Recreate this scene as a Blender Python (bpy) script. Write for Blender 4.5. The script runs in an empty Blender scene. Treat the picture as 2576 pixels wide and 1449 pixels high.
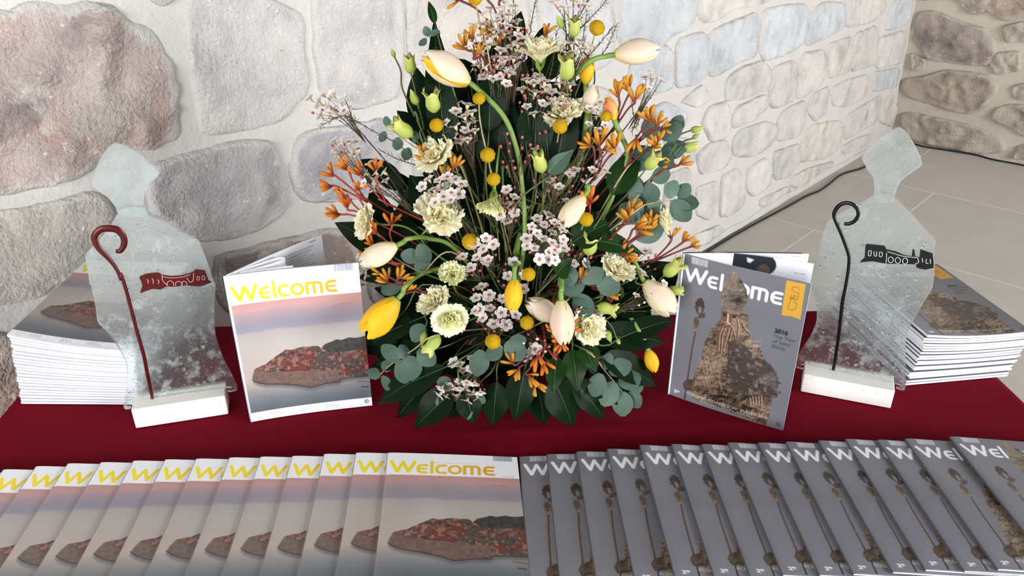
import bpy, math, random
import numpy as np
from mathutils import Vector, Matrix, noise as mnoise

R = random.Random(11)
NR = np.random.RandomState(5)
sc = bpy.context.scene
col = sc.collection

# ------------------------------------------------------------------ camera
FPX, PITCH, CAMZ = 2020.0, math.radians(27.7), 1.595
cam = bpy.data.cameras.new('camera')
cam.sensor_width = 36.0
cam.lens = FPX / 2576.0 * 36.0
cam.clip_start, cam.clip_end = 0.02, 60
camo = bpy.data.objects.new('camera', cam)
camo.location = (0, 0, CAMZ)
camo.rotation_euler = (math.pi / 2 - PITCH, 0, 0)
col.objects.link(camo)
sc.camera = camo

# ------------------------------------------------------------------ light
w = bpy.data.worlds.new('world')
sc.world = w
w.use_nodes = True
w.node_tree.nodes['Background'].inputs[0].default_value = (0.93, 0.965, 1.0, 1)
w.node_tree.nodes['Background'].inputs[1].default_value = 0.10


def area(name, loc, target, size, power, color):
    d = bpy.data.lights.new(name, 'AREA')
    d.shape = 'RECTANGLE'
    d.size, d.size_y = size
    d.energy = power
    d.color = color
    o = bpy.data.objects.new(name, d)
    o.location = loc
    o.rotation_euler = (Vector(target) - Vector(loc)).to_track_quat('-Z', 'Y').to_euler()
    col.objects.link(o)
    return o


area('window_light_right', (4.9, -1.3, 1.8), (0.6, 2.6, 0.85), (3.0, 2.2), 420, (0.975, 0.985, 1.0))
area('window_light_front', (-1.7, -2.9, 1.9), (0.4, 2.2, 0.95), (2.4, 2.0), 225, (0.96, 0.98, 1.0))
sc.view_settings.view_transform = 'Standard'
sc.view_settings.look = 'None'
sc.view_settings.gamma = 1.0
sc.view_settings.use_curve_mapping = False
sc.view_settings.exposure = 0.0


# ------------------------------------------------------------------ measuring: a viewing direction of the survey photo, met with a plane
CP, SP = math.cos(PITCH), math.sin(PITCH)


def ray(u, v):
    r, p = (u - 1288.0) / FPX, -(v - 724.5) / FPX
    return Vector((r, CP + SP * p, -SP + CP * p))


EYE = Vector((0, 0, CAMZ))


def onz(u, v, z):
    d = ray(u, v)
    return EYE + d * ((z - CAMZ) / d.z)


def ony(u, v, y):
    d = ray(u, v)
    return EYE + d * (y / d.y)


def onpl(u, v, p, n):
    d = ray(u, v)
    return EYE + d * ((p - EYE).dot(n) / d.dot(n))


def lin(c):
    return tuple(((x / 255.0) / 12.92) if x <= 10 else (((x / 255.0) + 0.055) / 1.055) ** 2.4 for x in c)


# ------------------------------------------------------------------ object helpers
def tag(o, label=None, cat=None, group=None, kind=None):
    if label: o['label'] = label
    if cat: o['category'] = cat
    if group: o['group'] = group
    if kind: o['kind'] = kind
    return o


def empty(name, loc, label=None, cat=None, group=None):
    o = bpy.data.objects.new(name, None)
    o.location = loc
    o.empty_display_size = 0.02
    col.objects.link(o)
    return tag(o, label, cat, group)


def mesh(name, V, Fc, mat=None, cols=None, smooth=True):
    m = bpy.data.meshes.new(name)
    m.from_pydata([tuple(v) for v in V], [], [tuple(f) for f in Fc])
    if smooth:
        m.polygons.foreach_set('use_smooth', [True] * len(m.polygons))
    if cols is not None:
        a = m.color_attributes.new('Col', 'FLOAT_COLOR', 'POINT')
        c = np.ones((len(V), 4), np.float32)
        c[:, :3] = np.asarray(cols, np.float32)[:, :3]
        a.data.foreach_set('color', c.ravel())
    if mat: m.materials.append(mat)
    m.update()
    return m


def obj(name, m, parent=None, loc=None, rot=None):
    o = bpy.data.objects.new(name, m)
    col.objects.link(o)
    if parent is not None: o.parent = parent
    if loc is not None: o.location = loc
    if rot is not None: o.rotation_euler = rot
    return o


def wobj(name, V, Fc, root, mat, cols=None, smooth=True):
    """mesh given in world coordinates, parented to an unrotated root Empty"""
    L = root.location if root is not None else Vector((0, 0, 0))
    return obj(name, mesh(name, [Vector(v) - L for v in V], Fc, mat, cols, smooth), root)


def box(x0, x1, y0, y1, z0, z1):
    V = [(x, y, z) for z in (z0, z1) for y in (y0, y1) for x in (x0, x1)]
    Fc = [(0, 2, 3, 1), (4, 5, 7, 6), (0, 1, 5, 4), (2, 6, 7, 3), (0, 4, 6, 2), (1, 3, 7, 5)]
    return V, Fc


def grid_faces(nu, nv, off=0, close_u=False):
    f = []
    for j in range(nv - 1):
        for i in range(nu if close_u else nu - 1):
            a = off + j * nu + i
            b = off + j * nu + (i + 1) % nu
            f.append((a, b, b + nu, a + nu))
    return f


def bevel(o, width, seg=2):
    b = o.modifiers.new('bevel', 'BEVEL')
    b.width = width
    b.segments = seg
    b.limit_method = 'ANGLE'
    return o


def catmull(pts, n):
    pts = [Vector(p) for p in pts]
    if len(pts) == 2:
        return [pts[0].lerp(pts[1], i / n) for i in range(n + 1)]
    P_ = [pts[0] * 2 - pts[1]] + pts + [pts[-1] * 2 - pts[-2]]
    out = []
    k = len(pts) - 1
    for i in range(n + 1):
        s = i / n * k
        j = min(int(s), k - 1)
        t = s - j
        a, b, c, d = P_[j:j + 4]
        out.append(0.5 * ((2 * b) + (c - a) * t + (2 * a - 5 * b + 4 * c - d) * t * t + (3 * b - a - 3 * c + d) * t ** 3))
    return out


def tube(pts, radii, nseg=6, V=None, Fc=None):
    V = [] if V is None else V
    Fc = [] if Fc is None else Fc
    n = len(pts)
    if not hasattr(radii, '__len__'):
        radii = [radii] * n
    off = len(V)
    prev = None
    for i in range(n):
        t = (pts[min(i + 1, n - 1)] - pts[max(i - 1, 0)])
        t = t.normalized() if t.length > 1e-9 else Vector((0, 0, 1))
        if prev is None:
            a = Vector((0, 0, 1)) if abs(t.z) < 0.9 else Vector((1, 0, 0))
            x = t.cross(a).normalized()
        else:
            x = (prev - t * prev.dot(t))
            x = x.normalized() if x.length > 1e-6 else t.orthogonal().normalized()
        prev = x
        y = t.cross(x)
        for k in range(nseg):
            an = 2 * math.pi * k / nseg
            V.append(pts[i] + (x * math.cos(an) + y * math.sin(an)) * radii[i])
    Fc += grid_faces(nseg, n, off, True)
    Fc.append(tuple(off + k for k in reversed(range(nseg))))
    Fc.append(tuple(off + (n - 1) * nseg + k for k in range(nseg)))
    return V, Fc


def basis(z, roll=0.0, ref=None):
    z = Vector(z).normalized()
    a = ref if ref is not None else (Vector((0, 0, 1)) if abs(z.z) < 0.95 else Vector((0, 1, 0)))
    x = a.cross(z)
    x = x.normalized() if x.length > 1e-6 else z.orthogonal().normalized()
    y = z.cross(x)
    m = Matrix((x, y, z)).transposed()
    return m @ Matrix.Rotation(roll, 3, 'Z')


# ------------------------------------------------------------------ materials (all node based)
def newmat(name):
    m = bpy.data.materials.new(name)
    m.use_nodes = True
    nt = m.node_tree
    return m, nt, nt.nodes['Principled BSDF']


def noise_tex(nt, scale, detail=4, rough=0.6, coord='Object'):
    tc = nt.nodes.new('ShaderNodeTexCoord')
    n = nt.nodes.new('ShaderNodeTexNoise')
    n.inputs['Scale'].default_value = scale
    n.inputs['Detail'].default_value = detail
    n.inputs['Roughness'].default_value = rough
    nt.links.new(tc.outputs[coord], n.inputs['Vector'])
    return n


def ramp(nt, src, stops):
    r = nt.nodes.new('ShaderNodeValToRGB')
    e = r.color_ramp.elements
    while len(e) < len(stops): e.new(0.5)
    for k, (p, c) in enumerate(stops):
        e[k].position = p
        e[k].color = (c if hasattr(c, '__len__') else (c, c, c)) + (1,) if hasattr(c, '__len__') else (c, c, c, 1)
    nt.links.new(src, r.inputs[0])
    return r


def mixc(nt, fac, a, b, mode='MIX'):
    m = nt.nodes.new('ShaderNodeMix')
    m.data_type = 'RGBA'
    m.blend_type = mode
    for inp, v in ((m.inputs[0], fac), (m.inputs[6], a), (m.inputs[7], b)):
        if isinstance(v, bpy.types.NodeSocket):
            nt.links.new(v, inp)
        elif hasattr(v, '__len__'):
            inp.default_value = tuple(v) + (1,) if len(v) == 3 else v
        else:
            inp.default_value = v
    return m.outputs[2]


def mat(name, color=None, attr=False, rough=0.5, spec=0.5, vary=0.0, nscale=40, namt=0.0, bump=None, transl=0.0, coat=0.0):
    m, nt, b = newmat(name)
    if attr:
        a = nt.nodes.new('ShaderNodeAttribute')
        a.attribute_name = 'Col'
        c = a.outputs['Color']
    else:
        rgb = nt.nodes.new('ShaderNodeRGB')
        rgb.outputs[0].default_value = lin(color) + (1,)
        c = rgb.outputs[0]
    if namt:
        n = noise_tex(nt, nscale)
        r = ramp(nt, n.outputs['Fac'], [(0.3, (1 - namt,) * 3), (0.7, (1 + namt * 0.6,) * 3)])
        c = mixc(nt, 1.0, c, r.outputs[0], 'MULTIPLY')
    if vary:
        oi = nt.nodes.new('ShaderNodeObjectInfo')
        r = ramp(nt, oi.outputs['Random'], [(0.0, (1 - vary, 1 - vary * 0.8, 1 - vary)), (1.0, (1 + vary * 1.1, 1 + vary * 0.7, 1 + vary * 0.5))])
        c = mixc(nt, 1.0, c, r.outputs[0], 'MULTIPLY')
    nt.links.new(c, b.inputs['Base Color'])
    b.inputs['Roughness'].default_value = rough
    b.inputs['Specular IOR Level'].default_value = spec
    if coat: b.inputs['Coat Weight'].default_value = coat
    if bump:
        n = noise_tex(nt, bump[0], 5, 0.65)
        bp = nt.nodes.new('ShaderNodeBump')
        bp.inputs['Strength'].default_value = bump[1]
        bp.inputs['Distance'].default_value = bump[2]
        nt.links.new(n.outputs['Fac'], bp.inputs['Height'])
        nt.links.new(bp.outputs[0], b.inputs['Normal'])
    if transl:
        t = nt.nodes.new('ShaderNodeBsdfTranslucent')
        nt.links.new(c, t.inputs['Color'])
        mx = nt.nodes.new('ShaderNodeMixShader')
        mx.inputs[0].default_value = transl
        nt.links.new(b.outputs[0], mx.inputs[1])
        nt.links.new(t.outputs[0], mx.inputs[2])
        nt.links.new(mx.outputs[0], nt.nodes['Material Output'].inputs['Surface'])
    return m


def stone_mat(name, patches, bstr, scale=1.0, limec=(203, 199, 194)):
    """limestone: the stone's own tint (object colour), lime smears, pits"""
    m, nt, b = newmat(name)
    oi = nt.nodes.new('ShaderNodeObjectInfo')
    c = oi.outputs['Color']
    n1 = noise_tex(nt, 7 * scale, 6, 0.62)
    c = mixc(nt, 1.0, c, ramp(nt, n1.outputs['Fac'], [(0.28, (0.72, 0.72, 0.74)), (0.5, (1, 1, 1)), (0.72, (1.16, 1.14, 1.1))]).outputs[0], 'MULTIPLY')
    for sc_, lo, hi, colr, am in patches:
        n = noise_tex(nt, sc_ * scale, 5, 0.6)
        mp = nt.nodes.new('ShaderNodeMapping')
        mp.inputs['Location'].default_value = (lo * 31, hi * 17, sc_)
        nt.links.new(n.inputs['Vector'].links[0].from_socket, mp.inputs[0])
        nt.links.new(mp.outputs[0], n.inputs['Vector'])
        r = ramp(nt, n.outputs['Fac'], [(lo, (0, 0, 0)), (hi, (am, am, am))])
        c = mixc(nt, r.outputs[0], c, lin(colr))
    # lime mortar smeared over the rim of the stone (rim weight stored on the mesh)
    at = nt.nodes.new('ShaderNodeAttribute')
    at.attribute_name = 'Col'
    nl = noise_tex(nt, 16, 7, 0.7)
    ma = nt.nodes.new('ShaderNodeMath')
    ma.operation = 'MULTIPLY_ADD'
    ma.inputs[1].default_value = 1.5
    nt.links.new(nl.outputs['Fac'], ma.inputs[0])
    nt.links.new(at.outputs['Fac'], ma.inputs[2])
    mh = nt.nodes.new('ShaderNodeMath')
    mh.operation = 'MULTIPLY'
    mh.inputs[1].default_value = 0.5
    nt.links.new(ma.outputs[0], mh.inputs[0])
    rl = ramp(nt, mh.outputs[0], [(0.62, (0, 0, 0)), (0.74, (0.85, 0.85, 0.85))])
    c = mixc(nt, rl.outputs[0], c, lin(limec))
    nt.links.new(c, b.inputs['Base Color'])
    b.inputs['Roughness'].default_value = 0.88
    b.inputs['Specular IOR Level'].default_value = 0.3
    nb1 = noise_tex(nt, 11 * scale, 12, 0.66)
    nb1.noise_type = 'RIDGED_MULTIFRACTAL'
    nb1.normalize = True
    nb2 = noise_tex(nt, 110 * scale, 4, 0.6)
    ad = nt.nodes.new('ShaderNodeMath')
    ad.operation = 'MULTIPLY_ADD'
    ad.inputs[1].default_value = 0.22
    nt.links.new(nb2.outputs['Fac'], ad.inputs[0])
    nt.links.new(nb1.outputs['Fac'], ad.inputs[2])
    bp = nt.nodes.new('ShaderNodeBump')
    bp.inputs['Strength'].default_value = bstr
    bp.inputs['Distance'].default_value = 0.045
    nt.links.new(ad.outputs[0], bp.inputs['Height'])
    nt.links.new(bp.outputs[0], b.inputs['Normal'])
    return m


M_STONE = stone_mat('pale_limestone', [(8, 0.55, 0.70, (206, 202, 196), 0.6), (5, 0.56, 0.74, (158, 158, 162), 0.5), (3.4, 0.68, 0.74, (172, 132, 116), 0.4), (70, 0.63, 0.68, (232, 229, 223), 0.75), (55, 0.66, 0.70, (128, 124, 120), 0.6)], 0.8)
M_STONER = stone_mat('rough_reddish_limestone', [(5, 0.54, 0.68, (196, 158, 138), 0.7), (6.5, 0.53, 0.66, (128, 116, 116), 0.75), (11, 0.56, 0.68, (206, 198, 190), 0.7), (4, 0.56, 0.66, (176, 172, 158), 0.75), (60, 0.63, 0.68, (226, 220, 212), 0.7)], 1.0)
M_STONEB = stone_mat('brown_limestone', [(4, 0.52, 0.66, (120, 108, 104), 0.7), (7, 0.56, 0.7, (196, 184, 170), 0.6), (3, 0.6, 0.7, (172, 140, 124), 0.5), (60, 0.63, 0.68, (214, 204, 192), 0.6)], 1.0, 1.0, (190, 182, 168))
M_MORTAR = mat('lime_mortar', (203, 199, 194), rough=0.92, spec=0.2, nscale=7, namt=0.08, bump=(60, 0.5, 0.008))
M_MORTARB = mat('grey_mortar', (196, 188, 174), rough=0.92, spec=0.2, nscale=6, namt=0.10, bump=(45, 0.4, 0.006))
M_SLAB = mat('floor_slab', (194, 188, 180), rough=0.6, spec=0.35, nscale=5, namt=0.06, bump=(70, 0.25, 0.003), vary=0.02)
M_JOINT = mat('floor_joint', (236, 232, 224), rough=0.9)
M_CORD = mat('black_rubber', (22, 22, 24), rough=0.5, nscale=90, namt=0.2)
M_CLOTH = mat('red_cloth', (112, 8, 28), rough=0.95, spec=0.08, nscale=3, namt=0.07, bump=(900, 0.15, 0.0006))
M_TABLE = mat('grey_table_top', (170, 168, 164), rough=0.5, nscale=20, namt=0.05)
M_METAL = mat('grey_steel', (120, 122, 126), rough=0.35, nscale=60, namt=0.08)
M_PRINT = mat('glossy_print', attr=True, rough=0.3, spec=0.45, nscale=3, namt=0.0, coat=0.15)
M_PAPER = mat('white_paper', (244, 244, 248), rough=0.7, spec=0.2, nscale=8, namt=0.02)
M_GREYCOVER = mat('grey_cover', (104, 104, 112), rough=0.35, nscale=8, namt=0.04)
M_WHITECOVER = mat('white_cover', (235, 236, 240), rough=0.35, nscale=8, namt=0.03)
M_SPINEI = mat('beige_spine', (138, 124, 118), rough=0.5, nscale=8, namt=0.05)
M_SPINES = mat('grey_spine', (78, 78, 86), rough=0.5, nscale=8, namt=0.05)
M_BLACKCOVER = mat('dark_cover', (26, 26, 40), rough=0.3, nscale=6, namt=0.3)


def edge_mat():
    """trimmed page edges: many thin lines across the thickness"""
    m, nt, b = newmat('page_edges')
    tc = nt.nodes.new('ShaderNodeTexCoord')
    mp = nt.nodes.new('ShaderNodeMapping')
    mp.inputs['Scale'].default_value = (6, 6, 3400)
    n = nt.nodes.new('ShaderNodeTexNoise')
    n.inputs['Scale'].default_value = 1.0
    n.inputs['Detail'].default_value = 2
    nt.links.new(tc.outputs['Object'], mp.inputs[0])
    nt.links.new(mp.outputs[0], n.inputs['Vector'])
    r = ramp(nt, n.outputs['Fac'], [(0.3, lin((186, 188, 200))), (0.55, lin((236, 237, 243)))])
    nt.links.new(r.outputs[0], b.inputs['Base Color'])
    b.inputs['Roughness'].default_value = 0.8
    b.inputs['Specular IOR Level'].default_value = 0.2
    return m


M_EDGE = edge_mat()


def block_mat():
    m, nt, b = newmat('white_stone_block')
    n = noise_tex(nt, 160, 3, 0.5)
    r = ramp(nt, n.outputs['Fac'], [(0.26, lin((196, 184, 170))), (0.34, lin((236, 231, 224))), (0.8, lin((244, 240, 234)))])
    nt.links.new(r.outputs[0], b.inputs['Base Color'])
    b.inputs['Roughness'].default_value = 0.85
    return m


M_BLOCK = block_mat()


def glass_mat(name, frost, lowclear):
    """fused sheet glass: clear parts, cloudy white powder parts, seeded with bubbles"""
    m, nt, b = newmat(name)
    b.inputs['Base Color'].default_value = (0.93, 0.975, 0.965, 1)
    b.inputs['Transmission Weight'].default_value = 1.0
    b.inputs['Roughness'].default_value = 0.04
    b.inputs['IOR'].default_value = 1.3
    tc = nt.nodes.new('ShaderNodeTexCoord')
    sx = nt.nodes.new('ShaderNodeSeparateXYZ')
    nt.links.new(tc.outputs['Object'], sx.inputs[0])
    # relief
    nz = noise_tex(nt, 120, 3, 0.55)
    vo = nt.nodes.new('ShaderNodeTexVoronoi')
    vo.inputs['Scale'].default_value = 210
    nt.links.new(tc.outputs['Object'], vo.inputs['Vector'])
    n2 = noise_tex(nt, 22, 3, 0.5)
    wv = ramp(nt, n2.outputs['Fac'], [(0.42, (0, 0, 0)), (0.6, (1, 1, 1))])
    mul = nt.nodes.new('ShaderNodeMath')
    mul.operation = 'MULTIPLY'
    sm = ramp(nt, vo.outputs['Distance'], [(0.0, (1, 1, 1)), (0.45, (0, 0, 0))])
    nt.links.new(sm.outputs[0], mul.inputs[0])
    nt.links.new(wv.outputs[0], mul.inputs[1])
    ad = nt.nodes.new('ShaderNodeMath')
    ad.operation = 'MULTIPLY_ADD'
    ad.inputs[1].default_value = 0.35
    nt.links.new(nz.outputs['Fac'], ad.inputs[0])
    nt.links.new(mul.outputs[0], ad.inputs[2])
    bp = nt.nodes.new('ShaderNodeBump')
    bp.inputs['Strength'].default_value = 0.75
    bp.inputs['Distance'].default_value = 0.0016
    nt.links.new(ad.outputs[0], bp.inputs['Height'])
    nt.links.new(bp.outputs[0], b.inputs['Normal'])
    # powder
    df = nt.nodes.new('ShaderNodeBsdfDiffuse')
    df.inputs['Color'].default_value = lin((214, 222, 221)) + (1,)
    tl = nt.nodes.new('ShaderNodeBsdfTranslucent')
    tl.inputs['Color'].default_value = lin((214, 222, 221)) + (1,)
    m1 = nt.nodes.new('ShaderNodeMixShader')
    m1.inputs[0].default_value = 0.4
    nt.links.new(df.outputs[0], m1.inputs[1])
    nt.links.new(tl.outputs[0], m1.inputs[2])
    tr = nt.nodes.new('ShaderNodeBsdfTransparent')
    tr.inputs['Color'].default_value = (0.95, 0.978, 0.974, 1)
    m2 = nt.nodes.new('ShaderNodeMixShader')
    m2.inputs[0].default_value = 0.52
    nt.links.new(b.outputs[0], m2.inputs[1])
    nt.links.new(tr.outputs[0], m2.inputs[2])
    nf = noise_tex(nt, 34, 6, 0.68)
    fr = ramp(nt, nf.outputs['Fac'], [(lowclear, (frost * 0.12,) * 3), (lowclear + 0.13, (frost,) * 3)])
    # clouds are thicker towards the shoulders (powder was sieved there)
    rz = ramp(nt, sx.outputs['Z'], [(0.10, (0.0,) * 3), (0.26, (0.22,) * 3)])
    mx = nt.nodes.new('ShaderNodeMath')
    mx.operation = 'MAXIMUM'
    nt.links.new(fr.outputs[0], mx.inputs[0])
    nt.links.new(rz.outputs[0], mx.inputs[1])
    m3 = nt.nodes.new('ShaderNodeMixShader')
    nt.links.new(mx.outputs[0], m3.inputs[0])
    nt.links.new(m2.outputs[0], m3.inputs[1])
    nt.links.new(m1.outputs[0], m3.inputs[2])
    nt.links.new(m3.outputs[0], nt.nodes['Material Output'].inputs['Surface'])
    return m


M_GLASS = glass_mat('fused_glass', 0.42, 0.51)
M_GLASSH = glass_mat('fused_glass_head', 0.3, 0.40)


def clear_glass():
    m, nt, b = newmat('bubble_glass')
    b.inputs['Base Color'].default_value = (0.95, 1, 0.98, 1)
    b.inputs['Transmission Weight'].default_value = 1.0
    b.inputs['Roughness'].default_value = 0.02
    b.inputs['IOR'].default_value = 1.42
    n = noise_tex(nt, 50)
    nt.links.new(ramp(nt, n.outputs['Fac'], [(0, (0.01,) * 3), (1, (0.06,) * 3)]).outputs[0], b.inputs['Roughness'])
    return m


M_BUBBLE = clear_glass()
M_REDGLASS = mat('dark_red_glass', (74, 4, 9), rough=0.32, spec=0.3, nscale=70, namt=0.35)
M_BLACKGLASS = mat('black_glass', (7, 8, 9), rough=0.3, spec=0.3, nscale=70, namt=0.3)
M_LINE_R = mat('pale_pink_glass', (214, 150, 142), rough=0.2, nscale=80, namt=0.1)
M_LINE_B = mat('pale_grey_glass', (206, 214, 212), rough=0.2, nscale=80, namt=0.1)

M_PETAL = mat('soft_petal', attr=True, rough=0.5, spec=0.3, nscale=60, namt=0.05, transl=0.34)
M_STEMG = mat('green_stem', (112, 140, 62), rough=0.5, nscale=50, namt=0.12)
M_STEMD = mat('dark_green_stem', (74, 92, 50), rough=0.5, nscale=50, namt=0.15)
M_STEMB = mat('brown_twig', (90, 76, 54), rough=0.7, nscale=60, namt=0.2)
M_STEMT = mat('tan_stem', (166, 150, 106), rough=0.6, nscale=60, namt=0.15)
M_STEMR = mat('red_brown_stem', (104, 40, 36), rough=0.6, nscale=60, namt=0.2)
M_STEMO = mat('red_orange_stem', (158, 62, 46), rough=0.6, nscale=60, namt=0.15)
M_NEEDLE = mat('needle_green', (82, 86, 56), rough=0.6, nscale=60, namt=0.2)
M_LEAF = mat('dark_glossy_leaf', (14, 32, 16), rough=0.40, spec=0.07, vary=0.25, nscale=26, namt=0.2, transl=0.06, bump=(60, 0.15, 0.001))
M_LEAFM = mat('mid_green_leaf', (28, 54, 22), rough=0.36, spec=0.11, vary=0.15, nscale=26, namt=0.2, transl=0.08, bump=(60, 0.15, 0.001))
M_RIB = mat('leaf_midrib', (58, 82, 44), rough=0.5, nscale=50, namt=0.1)
M_EUC = mat('blue_grey_leaf', (78, 101, 90), rough=0.55, spec=0.3, vary=0.14, nscale=18, namt=0.18, transl=0.08)
M_CRASP = mat('yellow_ball', (228, 180, 34), rough=0.85, spec=0.1, nscale=520, namt=0.38, bump=(420, 0.8, 0.002))
M_BUDP = mat('pink_bud', (168, 84, 84), rough=0.45, vary=0.25, nscale=60, namt=0.15)
M_BUDW = mat('white_bud', (232, 222, 214), rough=0.45, nscale=60, namt=0.08)
M_WAXC = mat('waxflower_cup', attr=True, rough=0.45)
M_FOAM = mat('floral_foam', (28, 54, 34), rough=0.95, nscale=120, namt=0.25)
M_DISH = mat('black_plastic', (20, 21, 20), rough=0.45, nscale=40, namt=0.2)


# ================================================================== THE SETTING
W1P = Vector((0.9007, 3.3909, 0))
W1D = Vector((0.674, 0.738, 0)).normalized()
W1N = Vector((0.738, -0.674, 0)).normalized()
W1P = W1P - W1N * 0.028
ZUP = Vector((0, 0, 1))
# right wall: through two points of its floor line and the leaning corner
c0 = onz(2295, 355.6, 0)
c1 = onz(2576, 415, 0)
c2 = onpl(2304, 0, W1P, W1N)
W2D = (c1 - c0).normalized()
W2N = (c1 - c0).cross(c2 - c0).normalized()
if W2N.y > 0: W2N = -W2N
W2U = W2N.cross(W2D)
if W2U.z < 0: W2U = -W2U


def plane_panel(name, P0, D, U, N, s0, s1, t0, t1, m, nu, nv, amp, thick=0.25):
    V, Fc = [], []
    for j in range(nv + 1):
        for i in range(nu + 1):
            s = s0 + (s1 - s0) * i / nu
            t = t0 + (t1 - t0) * j / nv
            p = P0 + D * s + U * t
            V.append(p + N * (amp * mnoise.noise(p * 2.2) + amp * 0.5 * mnoise.noise(p * 9)))
    Fc = grid_faces(nu + 1, nv + 1)
    k = len(V)
    for s, t in ((s0, t0), (s1, t0), (s1, t1), (s0, t1)):
        V.append(P0 + D * s + U * t - N * thick)
    Fc.append((k, k + 1, k + 2, k + 3))
    bot = [i for i in range(nu + 1)]
    top = [nv * (nu + 1) + i for i in range(nu + 1)]
    Fc.append(tuple(bot) + (k + 1, k))
    Fc.append(tuple(reversed(top)) + (k + 3, k + 2))
    o = obj(name, mesh(name, V, Fc, m))
    return tag(o, kind='structure')


s_corner = (c0 - W1P).dot(W1D) + 0.02
wall_left = plane_panel('wall_left', W1P, W1D, ZUP, W1N, -5.2, s_corner + 0.3, 0, 3.0, M_MORTAR, 90, 44, 0.003)
wall_left['label'] = 'long wall of pale limestone blocks in thick white mortar behind the table'
wall_right = plane_panel('wall_right', c0, W2D, W2U, W2N, -0.35, 3.2, -0.02, 3.0, M_MORTARB, 50, 44, 0.004)
wall_right['label'] = 'shaded wall of brown rough stones meeting the pale wall at the corner'


def resample(poly, n):
    pts = [Vector(p) for p in poly]
    L = [(pts[(i + 1) % len(pts)] - pts[i]).length for i in range(len(pts))]
    T = sum(L)
    out, i, acc = [], 0, 0.0
    for k in range(n):
        d = T * k / n
        while acc + L[i] < d:
            acc += L[i]
            i += 1
        out.append(pts[i].lerp(pts[(i + 1) % len(pts)], (d - acc) / max(L[i], 1e-9)))
    # one soft pass
    return [(out[k - 1] + out[k] * 2 + out[(k + 1) % n]) / 4 for k in range(n)]


def stone(poly, P0, D, U, N, parent, m, color, n, proud, rough, seed, grow=1.0):
    P2 = []
    for u, v in poly:
        p = onpl(u, v, P0, N)
        P2.append(Vector(((p - P0).dot(D), (p - P0).dot(U))))
    c_ = sum(P2, Vector((0, 0))) / len(P2)
    P2 = [c_ + (p - c_) * grow for p in P2]
    ring = resample(P2, n)
    cen = sum(ring, Vector((0, 0))) / n
    size = sum((p - cen).length for p in ring) / n
    V, Fc, RW = [], [], []
    levels = [(1.045, -0.012), (1.02, 0.0), (1.0, 0.5), (0.975, 0.85), (0.92, 1.0), (0.83, 1.0), (0.72, 1.0), (0.6, 1.0), (0.46, 1.0), (0.3, 1.0), (0.14, 1.0)] if n > 32 else [(1.045, -0.010), (1.02, 0.0), (1.0, 0.5), (0.96, 0.95), (0.82, 1.0), (0.5, 1.0)]
    for li, (k, h) in enumerate(levels):
        for i, p in enumerate(ring):
            jit = 1 + (0.028 * mnoise.noise(Vector((i * 0.55, seed * 3.1, li * 0.2))) + 0.026 * mnoise.noise(Vector((i * 1.7, seed, 7 + li * .2)))) * (1 if k > 0.5 else 0.4)
            q = cen + (p - cen) * (k * jit)
            P3 = P0 + D * q.x + U * q.y
            f = h * proud if h > 0 else h
            if h > 0:
                f += rough * (mnoise.noise(P3 * 9) + 0.8 * mnoise.noise(P3 * 21) + 0.5 * mnoise.noise(P3 * 47)) * min(1, h + 0.1)
                f = max(f, 0.0055 if h > .6 else .002)
            RW.append((max(0.0, min(1.0, (k - .70) / .30)) ** 1.5,) * 3)
            V.append(P3 + N * f)
    Fc = grid_faces(n, len(levels), 0, True)
    V.append(P0 + D * cen.x + U * cen.y + N * (proud + rough * mnoise.noise((P0 + D * cen.x + U * cen.y) * 9)))
    b = (len(levels) - 1) * n
    for i in range(n):
        Fc.append((b + i, b + (i + 1) % n, len(V) - 1))
    RW.append((0, 0, 0))
    o = obj('stone', mesh('stone', V, Fc, m, RW), parent)
    o.color = lin(color) + (1,)
    return o


def Z1(pts): return [(x * .428, y * .428) for x, y in pts]
def Z2(pts): return [(1500 + x * .4417, y * .4417) for x, y in pts]


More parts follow.
